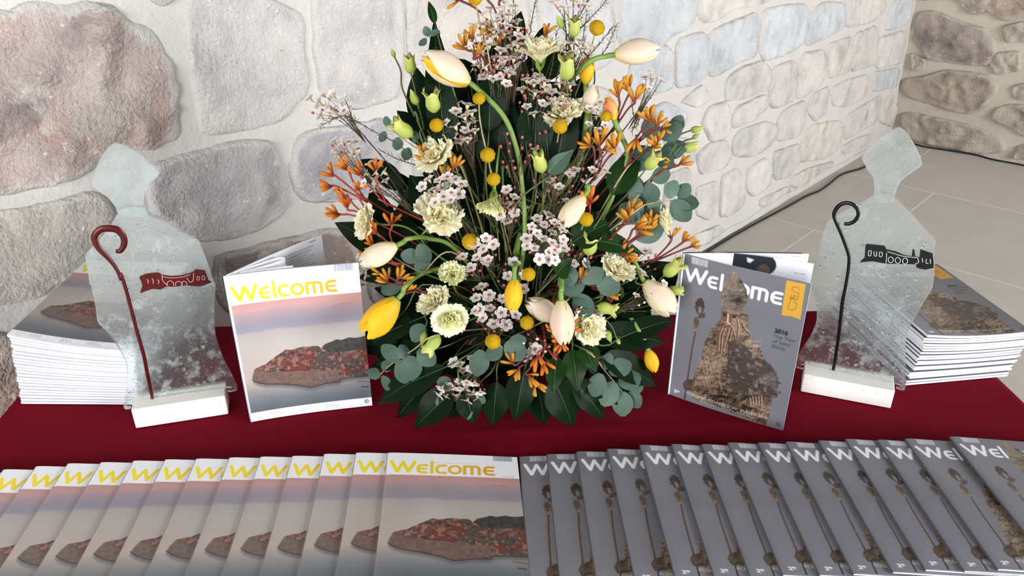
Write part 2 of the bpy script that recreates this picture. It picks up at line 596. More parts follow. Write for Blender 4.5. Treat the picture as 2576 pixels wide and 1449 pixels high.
near = [
    (Z1([(-420, 40), (0, 60), (80, 70), (110, 40), (170, 0), (300, 20), (330, 40), (560, 10), (650, 20), (705, 70), (725, 110), (830, 150), (880, 190), (960, 290), (1000, 340), (1035, 430), (1050, 600), (1052, 700), (1050, 800), (980, 840), (880, 880), (730, 870), (650, 880), (600, 910), (550, 1000), (430, 1060), (300, 1080), (120, 1130), (0, 1150), (-420, 1200)]), M_STONER, (190, 173, 167), 84, .010, .013),
    (Z1([(1085, 0), (1078, 130), (1110, 340), (1130, 480), (1150, 600), (1165, 720), (1195, 790), (1330, 782), (1530, 742), (1640, 720), (1690, 680), (1730, 610), (1815, 550), (1810, 440), (1795, 330), (1782, 230), (1790, 110), (1720, 55), (1620, 10), (1500, -80), (1150, -90)]), M_STONE, (200, 197, 194), 60, .008, .007),
    (Z1([(880, 0), (950, 42), (1020, 0), (1030, -80), (880, -80)]), M_STONE, (190, 180, 175), 24, .01, .004),
    (Z1([(-420, -20), (-40, 0), (100, -20), (240, -60), (600, -60), (800, -40), (800, -320), (-420, -320)]), M_STONE, (196, 190, 184), 40, .012, .005),
    ([(782, -60), (782, 0), (787, 75), (785, 112), (790, 160), (800, 199), (807, 243), (845, 250), (890, 278), (960, 258), (1000, 248), (1004, 211), (1016, 139), (1013, 37), (1003, -60)], M_STONE, (204, 199, 196), 48, .012, .005),
    ([(1022, -60), (1021, 20), (1024, 137), (1028, 205), (1060, 225), (1120, 222), (1200, 215), (1300, 200), (1330, 90), (1320, -60)], M_STONE, (205, 198, 192), 40, .012, .005),
    ([(753, 338), (738, 365), (733, 395), (728, 432), (736, 470), (747, 490), (762, 503), (813, 511), (900, 500), (990, 490), (1010, 400), (1000, 310), (960, 295), (900, 310), (850, 318), (800, 322)], M_STONE, (180, 177, 179), 48, .014, .005),
    ([(374, 420), (428, 396), (505, 379), (560, 362), (616, 351), (680, 355), (698, 375), (704, 398), (710, 454), (716, 490), (724, 518), (712, 535), (693, 552), (655, 576), (599, 597), (550, 604), (505, 606), (455, 585), (411, 556), (380, 531), (370, 490), (368, 455)], M_STONE, (176, 173, 172), 60, .012, .008),
    ([(-170, 560), (0, 531), (60, 522), (120, 509), (214, 481), (240, 482), (262, 492), (290, 530), (298, 570), (285, 620), (225, 675), (180, 700), (130, 712), (110, 740), (80, 752), (0, 766), (-170, 800)], M_STONE, (186, 179, 171), 56, .010, .006),
    ([(-170, 850), (-40, 828), (20, 840), (60, 880), (50, 1000), (10, 1080), (-170, 1130)], M_STONER, (176, 166, 156), 40, .010, .006),
    ([(540, 640), (600, 632), (640, 618), (690, 604), (760, 590), (830, 572), (880, 585), (900, 640), (890, 760), (760, 800), (600, 800), (545, 760), (535, 700)], M_STONER, (150, 138, 134), 44, .012, .005),
    ([(320, 650), (420, 640), (500, 640), (520, 700), (520, 790), (420, 830), (310, 800)], M_STONE, (150, 142, 136), 32, .012, .005),
    ([(915, 560), (1000, 530), (1100, 520), (1120, 640), (1080, 760), (930, 770)], M_STONE, (160, 152, 148), 32, .012, .005),
    ([(1030, 250), (1140, 240), (1280, 232), (1310, 330), (1290, 420), (1160, 440), (1040, 470)], M_STONE, (190, 185, 182), 36, .012, .005),
    ([(1345, -60), (1352, 90), (1340, 190), (1420, 195), (1500, 180), (1545, 150), (1540, 60), (1530, -60)], M_STONE, (206, 204, 206), 36, .012, .004),
    ([(1330, 235), (1420, 222), (1510, 215), (1560, 240), (1550, 330), (1480, 360), (1340, 400)], M_STONE, (200, 198, 196), 34, .012, .004),
    ([(1150, 470), (1300, 440), (1310, 560), (1290, 640), (1150, 660)], M_STONE, (176, 170, 166), 30, .012, .004),
    ([(1340, 430), (1480, 385), (1560, 360), (1580, 470), (1540, 560), (1350, 600)], M_STONE, (196, 192, 188), 30, .012, .004),
    ([(1340, 640), (1540, 590), (1580, 640), (1500, 760), (1350, 780)], M_STONE, (186, 180, 176), 30, .012, .004),
]
for k, (poly, m, c, n, pr, ro) in enumerate(near):
    stone(poly, W1P, W1D, ZUP, W1N, wall_left, m, c, n, pr, ro, k + 1)
PALE, BLUE, WARM = (210, 205, 200), (202, 206, 210), (213, 206, 198)
far1 = [
    ([(120, -80), (122, 60), (130, 200), (190, 300), (280, 290), (360, 265), (420, 200), (530, 150), (550, 80), (572, 0), (570, -80)], BLUE),
    ([(585, -80), (585, 20), (602, 122), (690, 118), (750, 55), (880, 35), (1000, 0), (1010, -80)], WARM),
    ([(650, 190), (750, 140), (900, 82), (918, 200), (890, 320), (800, 350), (665, 435), (640, 380), (640, 260)], BLUE),
    ([(950, 70), (1050, 40), (1190, 30), (1200, 120), (1170, 250), (1050, 310), (945, 340), (928, 230), (945, 140)], BLUE),
    ([(1205, 95), (1280, 20), (1400, 20), (1410, 150), (1300, 210), (1190, 260), (1200, 170)], BLUE),
    ([(1420, -20), (1600, -50), (1645, 40), (1600, 100), (1540, 130), (1430, 150)], PALE),
    ([(1665, 60), (1700, 0), (1790, -40), (1782, 110), (1700, 160), (1645, 168)], BLUE),
    ([(195, 380), (240, 300), (380, 258), (425, 310), (420, 500), (330, 530), (250, 560), (185, 480)], BLUE),
    ([(465, 235), (600, 190), (640, 240), (630, 420), (560, 475), (460, 490), (450, 400)], BLUE),
    ([(740, 470), (770, 425), (830, 385), (940, 350), (985, 400), (960, 510), (860, 550), (740, 570)], PALE),
    ([(1000, 400), (1060, 365), (1130, 350), (1150, 430), (1120, 570), (1000, 610), (980, 520)], PALE),
    ([(1175, 310), (1290, 290), (1308, 400), (1260, 500), (1145, 560), (1150, 430)], PALE),
    ([(1325, 255), (1450, 215), (1460, 320), (1438, 405), (1325, 440)], WARM),
    ([(1470, 205), (1590, 152), (1588, 360), (1450, 402)], PALE),
    ([(1602, 222), (1735, 180), (1760, 205), (1738, 350), (1592, 388)], PALE),
    ([(1585, 412), (1718, 390), (1708, 490), (1575, 520)], BLUE),
    ([(1345, 500), (1420, 460), (1538, 425), (1530, 540), (1440, 598), (1342, 600)], PALE),
    ([(1222, 545), (1318, 495), (1300, 640), (1240, 688), (1195, 630)], PALE),
    ([(775, 680), (800, 610), (960, 535), (975, 600), (905, 672), (785, 728)], PALE),
    ([(485, 580), (600, 480), (645, 560), (570, 608)], PALE),
    ([(605, 705), (640, 615), (738, 582), (758, 700), (735, 780), (650, 800)], PALE),
    ([(1032, 680), (1080, 622), (1180, 574), (1178, 680), (1138, 775), (1032, 798)], PALE),
    ([(782, 800), (820, 742), (960, 695), (1018, 722), (1008, 810), (900, 885), (782, 885)], PALE),
    ([(1172, 770), (1230, 712), (1388, 692), (1388, 830), (1300, 895), (1164, 918)], WARM),
    ([(1422, 665), (1500, 612), (1618, 545), (1598, 690), (1500, 738), (1412, 795)], PALE),
    ([(1622, 605), (1680, 535), (1708, 640), (1678, 718), (1612, 690)], WARM),
    ([(572, 882), (640, 822), (738, 802), (758, 900), (700, 960), (592, 988)], PALE),
    ([(712, 1012), (800, 962), (830, 1005), (828, 1168), (760, 1218), (702, 1228)], PALE),
    ([(862, 962), (960, 903), (998, 960), (978, 1060), (890, 1115), (852, 1070)], PALE),
    ([(1012, 872), (1148, 822), (1148, 930), (1090, 1008), (1012, 1018)], PALE),
    ([(1102, 1050), (1110, 1010), (1200, 962), (1345, 922), (1250, 1018), (1150, 1075)], WARM),
    ([(572, 1075), (680, 1033), (698, 1100), (640, 1248), (572, 1218)], PALE),
    ([(322, 615), (400, 582), (518, 652), (478, 740), (342, 718)], BLUE),
    ([(545, 1345), (690, 1282), (718, 1310), (620, 1385), (548, 1405)], PALE),
    ([(1400, 832), (1470, 790), (1558, 762), (1540, 828), (1405, 875)], WARM),
    ([(930, 1135), (1080, 1062), (1098, 1082), (990, 1150), (935, 1180)], WARM),
    ([(400, 1005), (520, 962), (540, 1100), (440, 1245), (382, 1200)], PALE),
    ([(382, 765), (540, 802), (550, 920), (422, 948)], PALE),
]
for k, (poly, c) in enumerate(far1):
    j = NR.uniform(-6, 6)
    stone(Z2(poly), W1P, W1D, ZUP, W1N, wall_left, M_STONE, tuple(x + j for x in c), 30, .012, .007, k + 40, 1.095)
BR, BG = (184, 167, 154), (190, 179, 166)
far2 = [
    ([(1830, 80), (1930, 60), (2060, 120), (2230, 168), (2288, 300), (2240, 368), (2080, 360), (1900, 330), (1820, 240)], (176, 163, 156)),
    ([(1840, -80), (1845, 0), (2070, -15), (2100, 58), (2200, 88), (2262, 0), (2300, -80)], BG),
    ([(2145, 10), (2300, -80), (2620, -80), (2600, 90), (2436, 95), (2330, 120), (2250, 60)], BR),
    ([(2312, 150), (2436, 120), (2600, 120), (2600, 230), (2332, 240)], BG),
    ([(2272, 300), (2410, 290), (2420, 400), (2280, 420), (2242, 360)], BG),
    ([(1795, 302), (1880, 332), (1868, 400), (1805, 398)], BG),
    ([(1745, 452), (1900, 432), (1960, 402), (2080, 405), (2200, 422), (2285, 470), (2270, 548), (2205, 600), (2140, 648), (2020, 620), (1900, 588), (1745, 530)], BR),
    ([(1742, 645), (1800, 642), (2000, 682), (2160, 722), (2310, 792), (2328, 858), (2200, 868), (2000, 838), (1880, 812), (1795, 788), (1742, 720)], BG),
    ([(2262, 625), (2360, 592), (2480, 600), (2620, 622), (2600, 760), (2436, 778), (2400, 738), (2262, 680)], BG),
    ([(2372, 490), (2436, 472), (2620, 480), (2600, 570), (2382, 558)], BG),
    ([(2400, 835), (2500, 805), (2620, 800), (2620, 925), (2380, 898)], BR),
]
for k, (poly, c) in enumerate(far2):
    stone(Z2(poly), c0, W2D, W2U, W2N, wall_right, M_STONEB, c, 36, .022, .014, k + 90, 1.05)
# more stones of both walls beyond the picture's edges
def spare(P0, D, U, N, parent, m, lst, c):
    for k, (s, t, a, b_) in enumerate(lst):
        V2 = [(s + a * math.copysign(abs(math.cos(x)) ** .6, math.cos(x)), t + b_ * math.copysign(abs(math.sin(x)) ** .6, math.sin(x))) for x in [i * math.pi / 14 + .05 for i in range(28)]]
        V, RW, n = [], [], 28
        for kk, h in ((1.04, -.010), (1.0, .004), (.95, .008), (.8, .010), (.5, .010)):
            for i, (x, y) in enumerate(V2):
                q = (s + (x - s) * kk * (1 + .03 * mnoise.noise(Vector((i * .8, k * 3, 1)))), t + (y - t) * kk * (1 + .05 * mnoise.noise(Vector((i * .8, k * 3, 5)))))
                P3 = P0 + D * q[0] + U * max(.02, q[1])
                V.append(P3 + N * (h + (max(-.004, .006 * mnoise.noise(P3 * 12)) if h > 0 else 0)))
                RW.append((max(0.0, min(1.0, (kk - .70) / .30)) ** 1.5,) * 3)
        Fc = grid_faces(n, 5, 0, True) + [tuple(4 * n + i for i in range(n))]
        o = obj('stone', mesh('stone', V, Fc, m, RW), parent)
        o.color = lin(tuple(x + k % 4 * 4 for x in c)) + (1,)


spare(W1P, W1D, ZUP, W1N, wall_left, M_STONE, [(-3.27, 1.2, .27, .2), (-3.27, .82, .27, .13), (-3.2, .5, .25, .14), (-3.9, 1.2, .3, .24), (-4.6, 1.1, .3, .3), (-4.0, .75, .4, .16), (-4.75, .55, .25, .2), (-3.9, .35, .35, .18), (-3.1, .2, .34, .12), (-2.35, .3, .3, .2), (-4.7, .2, .3, .1),
      (-4.3, 1.75, .34, .2), (-3.5, 1.78, .36, .2), (-2.7, 1.84, .34, .14), (-1.9, 1.74, .33, .2), (-1.1, 1.72, .33, .18), (-0.3, 1.74, .34, .18), (0.5, 1.7, .32, .18), (1.3, 1.6, .33, .18), (2.1, 1.55, .3, .18), (.9, 2.05, .3, .12), (.1, 2.1, .34, .13), (-.75, 2.1, .34, .13), (-1.55, 2.12, .34, .13), (1.7, 1.95, .32, .13)], (190, 186, 182))
spare(c0, W2D, W2U, W2N, wall_right, M_STONEB, [(.95, .16, .2, .1), (1.42, .18, .22, .12), (1.95, .15, .26, .1), (2.55, .18, .28, .12), (1.1, .45, .26, .12), (1.7, .48, .28, .13), (2.3, .46, .26, .12), (2.85, .46, .2, .12), (.95, .76, .2, .13), (1.45, .8, .25, .12), (2.05, .78, .28, .12), (2.65, .78, .26, .13),
      (.2, 1.25, .22, .13), (.72, 1.2, .22, .14), (1.25, 1.12, .24, .13), (1.85, 1.1, .28, .13), (2.5, 1.12, .28, .13), (.3, 1.6, .26, .13), (.95, 1.55, .3, .13), (1.65, 1.45, .3, .13), (2.35, 1.45, .3, .13)], (178, 166, 153))

# plaster skirting along the foot of the pale wall
up = Z2([(300, 1560), (620, 1402), (690, 1358), (790, 1290), (870, 1258), (960, 1190), (1080, 1112), (1180, 1070), (1260, 1010), (1340, 960), (1440, 918), (1530, 886), (1620, 830), (1700, 790)])
V, Fc = [], []
heights = []
for (u, v) in up:
    p = onpl(u, v, W1P + W1N * 0.02, W1N)
    heights.append(((p - W1P).dot(W1D), max(0.02, p.z)))
ss = [-5.2 + i * (s_corner + 5.2) / 150 for i in range(151)]
for i, s in enumerate(ss):
    h = float(np.interp(s, [a for a, _ in heights], [b for _, b in heights]))
    if s < heights[0][0]: h = 0.06
    h *= 1 + 0.10 * mnoise.noise(Vector((s * 14, 0, 0)))
    wv = 0.016 + 0.006 * mnoise.noise(Vector((s * 6, 3, 0)))
    for d, z in ((-0.05, h + 0.012), (wv * 0.45, h), (wv * 0.85, h * 0.75), (wv, h * 0.3), (wv * 1.05, 0.0), (-0.05, 0.0)):
        V.append(W1P + W1D * s + W1N * d + ZUP * z)
Fc = grid_faces(6, len(ss), 0, False)
bb = obj('baseboard_left', mesh('baseboard_left', V, Fc, M_MORTAR))
tag(bb, 'uneven white plaster strip along the foot of the pale stone wall', kind='structure')

# floor: bed and slabs laid in rows parallel to the walls, thin pale joints
V, Fc = box(-4.5, 7.5, -4.5, 8.0, -0.2, -0.0006)
floor = tag(obj('floor', mesh('floor', V, Fc, M_JOINT, smooth=False)), 'pale grey stone slab floor with thin light joints', kind='structure')
D1 = Vector((0.674, 0.738, 0)).normalized()
D2 = Vector((D1.y, -D1.x, 0))
corner = onz(2350, 485, 0)
a0, b0 = corner.dot(D1), corner.dot(D2)
row2 = onz(2049, 578, 0)
dA = a0 - row2.dot(D1)
LB = 1.32
for ra in range(-5, 3):
    for rb in range(-4, 4):
        off = {0: 0.0, 1: 0.7}.get(ra % 2, 0)
        sh = (row2.dot(D2) - b0) if ra % 2 else 0.0
        A0, A1 = a0 + (ra - 1) * dA, a0 + ra * dA
        B0, B1 = b0 + sh + (rb) * LB, b0 + sh + (rb + 1) * LB
        cen = D1 * ((A0 + A1) / 2) + D2 * ((B0 + B1) / 2)
        if cen.y > 6.6 or cen.y < -3 or abs(cen.x) > 5.5 or (cen - W1P).dot(W1N) < -0.9: continue
        g = 0.0028
        V = [D1 * x + D2 * y + ZUP * z for z in (-0.03, 0.0) for x, y in ((A0 + g, B0 + g), (A1 - g, B0 + g), (A1 - g, B1 - g), (A0 + g, B1 - g))]
        Fc = [(0, 3, 2, 1), (4, 5, 6, 7), (0, 1, 5, 4), (1, 2, 6, 5), (2, 3, 7, 6), (3, 0, 4, 7)]
        o = obj('floor_slab', mesh('floor_slab', [v - cen for v in V], Fc, M_SLAB, smooth=False), floor, cen)

# black cable along the walls
cpx = [(1690, 668), (1768, 634), (1800, 611), (1850, 590), (1900, 562), (1955, 533), (1990, 514), (2030, 492), (2060, 480), (2085, 463), (2118, 438), (2172, 421), (2205, 396), (2240, 376), (2272, 358), (2295, 358), (2330, 367), (2400, 378), (2460, 388), (2500, 399), (2576, 413), (2700, 440)]
cpt = [onz(u, v, 0.006) for u, v in cpx]
cpt = [p + W1N * max(0.0, 0.034 - max(0.0, (p - W1P).dot(W1N))) if i < 14 else p + Vector((W2N.x, W2N.y, 0)).normalized() * 0.022 for i, p in enumerate(cpt)]
pts = catmull(cpt, 130)
V, Fc = tube(pts, 0.0052, 6)
cable = empty('cable', pts[60], 'thin black cable lying on the floor along the foot of both stone walls', 'cable')
wobj('cable_sheath', V, Fc, cable, M_CORD)

# ================================================================== TABLE AND CLOTH
TZ = 0.75
tbl = [Vector((-0.9012, 1.4205, TZ)), Vector((0.8916, 1.5162, TZ))]
ex = (tbl[1] - tbl[0]).normalized()
ey = Vector((-ex.y, ex.x, 0))
TW = (tbl[1] - tbl[0]).length
TD = 0.80
yaw_t = math.atan2(ex.y, ex.x)
troot = empty('folding_table', (tbl[0] + ex * TW / 2 - ey * TD / 2) * 1.0 - Vector((0, 0, TZ)), 'long folding table hidden under the dark red cloth', 'table')
troot.rotation_euler = (0, 0, yaw_t)
V, Fc = box(-TW / 2 + .004, TW / 2 - .004, -TD / 2 + .004, TD / 2 - .004, TZ - .04, TZ - .004)
bevel(obj('table_top', mesh('table_top', V, Fc, M_TABLE, smooth=False), troot), .006)
for sx_ in (-1, 1):
    for sy_ in (-1, 1):
        x, y = sx_ * (TW / 2 - .16), sy_ * (TD / 2 - .09)
        V, Fc = tube([Vector((x, y, 0)), Vector((x, y, .3)), Vector((x, y, TZ - .04))], .014, 10)
        obj('leg', mesh('leg', V, Fc, M_METAL), troot)
    V, Fc = tube([Vector((sx_ * (TW / 2 - .16), -TD / 2 + .09, .2)), Vector((sx_ * (TW / 2 - .16), TD / 2 - .09, .2))], .010, 8)
    obj('crossbar', mesh('crossbar', V, Fc, M_METAL), troot)
# cloth: flat top with ironed fold ridges, straight falls at the sides
NX, NY = 150, 80
V = []
xs = [-TW / 2 + TW * i / NX for i in range(NX + 1)]
ys = [-TD / 2 + TD * j / NY for j in range(NY + 1)]
fold_y = (onz(1400, 1080, TZ) - Vector(troot.location)).dot(ey)
fold_x = (onz(1240, 1070, TZ) - Vector(troot.location)).dot(ex)


def cloth_z(x, y):
    z = TZ
    z += 0.0030 * math.exp(-((y - fold_y) / .006) ** 2) * (0.55 + 0.45 * math.sin(x * 5 + 1))
    z += 0.0022 * math.exp(-((x - fold_x) / .005) ** 2)
    z += 0.0006 * mnoise.noise(Vector((x * 6, y * 6, 0)))
    return z


for j, y in enumerate(ys):
    for i, x in enumerate(xs):
        V.append(Vector((x, y, cloth_z(x, y))))
Fc = grid_faces(NX + 1, NY + 1)
loop = [(i, 0) for i in range(NX + 1)] + [(NX, j) for j in range(1, NY + 1)] + [(i, NY) for i in range(NX - 1, -1, -1)] + [(0, j) for j in range(NY - 1, 0, -1)]
prev = [j * (NX + 1) + i for i, j in loop]
n = len(loop)
for lv, (dz, o_) in enumerate([(0.004, .003), (.03, .006), (.12, .010), (.30, .016), (.55, .022)]):
    st = len(V)
    for k, (i, j) in enumerate(loop):
        x, y = xs[i], ys[j]
        nx = -1 if i == 0 else (1 if i == NX else 0)
        ny = -1 if j == 0 else (1 if j == NY else 0)
        wav = o_ + .012 * dz * math.sin(k * .45)
        if ny == 1: wav = min(wav, .004)
        V.append(Vector((x + nx * wav, y + ny * wav, TZ - dz)))
    for k in range(n):
        Fc.append((prev[k], st + k, st + (k + 1) % n, prev[(k + 1) % n]))
    prev = [st + k for k in range(n)]
cl = obj('tablecloth', mesh('tablecloth', V, Fc, M_CLOTH))
cl.location = troot.location
cl.rotation_euler = (0, 0, yaw_t)
tag(cl, 'plain dark red cloth spread over the table with ironed fold lines', 'tablecloth')
TC = TZ + 0.0015


# ================================================================== PRINTED COVERS
def vnoise(h, w_, cells, seed, oct_=4, gain=.55):
    rs = np.random.RandomState(seed)
    out = np.zeros((h, w_))
    a, tot = 1.0, 0.0
    cx = cells
    for _ in range(oct_):
        cy = max(2, int(cx * h / w_))
        g = rs.rand(cy + 2, cx + 2)
        y = np.linspace(0, cy, h, endpoint=False)
        x = np.linspace(0, cx, w_, endpoint=False)
        yi, xi = y.astype(int), x.astype(int)
        fy, fx = y - yi, x - xi
        fy = (fy * fy * (3 - 2 * fy))[:, None]
        fx = (fx * fx * (3 - 2 * fx))[None, :]
        out += a * ((g[yi][:, xi] * (1 - fx) + g[yi][:, xi + 1] * fx) * (1 - fy) + (g[yi + 1][:, xi] * (1 - fx) + g[yi + 1][:, xi + 1] * fx) * fy)
        tot += a
        a *= gain
        cx *= 2
    return out / tot


MW, MH = 0.206, 0.280


class Canvas:
    def __init__(s, gw, gh, ss, bg, wm=MW, hm=MH):
        s.gw, s.gh, s.ss, s.wm, s.hm = gw, gh, ss, wm, hm
        s.W, s.H = gw * ss, gh * ss
        s.img = np.ones((s.H, s.W, 3)) * (np.array(bg) / 255.0)

    def mask(s, poly):
        P_ = np.array(poly, float) * [s.W, s.H]
        x0, y0 = np.floor(P_.min(0)).astype(int)
        x1, y1 = np.ceil(P_.max(0)).astype(int) + 1
        x0, y0, x1, y1 = max(x0, 0), max(y0, 0), min(x1, s.W), min(y1, s.H)
        if x1 <= x0 or y1 <= y0: return None
        X, Y = np.meshgrid(np.arange(x0, x1) + .5, np.arange(y0, y1) + .5)
        ins = np.zeros(X.shape, bool)
        n = len(P_)
        for i in range(n):
            ax, ay = P_[i]
            bx, by = P_[(i + 1) % n]
            if ay == by: continue
            c = ((ay > Y) != (by > Y)) & (X < (bx - ax) * (Y - ay) / (by - ay) + ax)
            ins ^= c
        return (slice(y0, y1), slice(x0, x1)), ins

    def fill(s, poly, color, alpha=1.0):
        r = s.mask(poly)
        if r is None: return
        sl, ins = r
        c = color[sl][ins] if isinstance(color, np.ndarray) and color.ndim == 3 else np.array(color) / 255.0
        reg = s.img[sl]
        reg[ins] = reg[ins] * (1 - alpha) + c * alpha

    def stroke(s, pts, width, color, alpha=1.0):
        """width in metres of paper"""
        k = np.array([s.W, s.H])
        r = width / s.wm * s.W / 2
        q = [np.array(p) * k for p in pts]
        asp = (s.W / s.wm) / (s.H / s.hm)
        for a, b in zip(q[:-1], q[1:]):
            x0, y0 = np.floor(np.minimum(a, b) - r - 1).astype(int)
            x1, y1 = np.ceil(np.maximum(a, b) + r + 1).astype(int)
            x0, y0, x1, y1 = max(x0, 0), max(y0, 0), min(x1, s.W), min(y1, s.H)
            if x1 <= x0 or y1 <= y0: continue
            X, Y = np.meshgrid(np.arange(x0, x1) + .5, np.arange(y0, y1) + .5)
            d = b - a
            L = max(d @ d, 1e-9)
            t = np.clip(((X - a[0]) * d[0] + (Y - a[1]) * d[1]) / L, 0, 1)
            ins = (X - a[0] - t * d[0]) ** 2 + ((Y - a[1] - t * d[1]) * asp) ** 2 <= r * r
            reg = s.img[y0:y1, x0:x1]
            c = color(((X + 0) / s.W)[ins]) if callable(color) else np.array(color) / 255.0
            reg[ins] = reg[ins] * (1 - alpha) + c * alpha

    def text(s, body, u, v, size, color, alpha=1.0, shear=0.0, sx=1.0, bold=0.0):
        """size: metres of cap height"""
        cu = bpy.data.curves.new('lettering', 'FONT')
        cu.body = body
        cu.size = size / 0.7
        cu.offset = bold
        o = bpy.data.objects.new('lettering', cu)
        col.objects.link(o)
        dg = bpy.context.evaluated_depsgraph_get()
        me = o.evaluated_get(dg).to_mesh()
        me.calc_loop_triangles()
        vs = [(x.co.x * sx, x.co.y) for x in me.vertices]
        tris = [tuple(t.vertices) for t in me.loop_triangles]
        o.evaluated_get(dg).to_mesh_clear()
        bpy.data.objects.remove(o)
        bpy.data.curves.remove(cu)
        for t in tris:
            s.fill([(u + vs[i][0] / s.wm, v - vs[i][1] / s.hm) for i in t], color, alpha)

    def colors(s):
        a = s.img.reshape(s.gh, s.ss, s.gw, s.ss, 3).mean((1, 3))
        a = np.clip(a, 0, 1)
        return np.where(a <= .04045, a / 12.92, ((a + .055) / 1.055) ** 2.4).reshape(-1, 3)


def homog(src, dst=((0, 0), (1, 0), (0, 1), (1, 1))):
    A, B = [], []
    for (x, y), (u, v) in zip(src, dst):
        A.append([x, y, 1, 0, 0, 0, -u * x, -u * y]); B.append(u)
        A.append([0, 0, 0, x, y, 1, -v * x, -v * y]); B.append(v)
    h = np.linalg.solve(np.array(A, float), np.array(B, float))
    Hm = np.append(h, 1).reshape(3, 3)

    def f(pts):
        o = []
        for x, y in pts:
            q = Hm @ [x, y, 1]
            o.append((q[0] / q[2], q[1] / q[2]))
        return o
    return f


def arc(cx, cy, rx, ry, a0_, a1_, n=10):
    return [(cx + rx * math.cos(math.radians(a0_ + (a1_ - a0_) * i / n)), cy + ry * math.sin(math.radians(a0_ + (a1_ - a0_) * i / n))) for i in range(n + 1)]


def masthead(cv, color):
    W_ = 0.0050
    top, bot = .103, .166
    mid = (top + bot) / 2
    cv.stroke([(.040, .078), (.086, .163), (.127, .082), (.170, .163), (.213, .078)], .0056, color)

    def eps(x0, x1, bar=True):
        cv.stroke([(x1, top)] + arc(x0 + .03, mid, .03, mid - top, -90, -270, 12) + [(x1, bot)], W_, color)
        if bar: cv.stroke([(x0 + .008, mid), (x1 - .004, mid)], W_ * .85, color)
    eps(.24, .302)
    cv.stroke([(.343, .073), (.343, .168)], W_, color)
    eps(.378, .445, False)
    cv.stroke(arc(.515, mid, .042, mid - top, 0, 360, 28), W_, color)
    cv.stroke([(.588, .168), (.588, top), (.672, top)] + arc(.672, top + .02, .026, .02, -90, 0, 6) + [(.698, .168)], W_, color)
    cv.stroke([(.643, top), (.643, .168)], W_, color)
    eps(.738, .806)


def barcode(cv, u0, u1, v0, v1, dark, light):
    cv.fill([(u0, v0), (u1, v0), (u1, v1), (u0, v1)], light)
    rs = np.random.RandomState(3)
    x = u0
    while x < u1:
        w1 = rs.choice([.0025, .004, .006])
        cv.fill([(x, v0), (min(x + w1, u1), v0), (min(x + w1, u1), v1), (x, v1)], dark, .85)
        x += w1 + rs.choice([.0025, .004])


def emblem(cv, u, v, r, color):
    q = .736
    cv.stroke(arc(u, v, r, r * q, 0, 360, 20), .0009, color)
    cv.stroke(arc(u, v, r * .55, r * .55 * q, 40, 320, 14), .0010, color)
    cv.stroke(arc(u + r * .1, v, r * .8, r * .5 * q, 120, 300, 10), .0007, color)


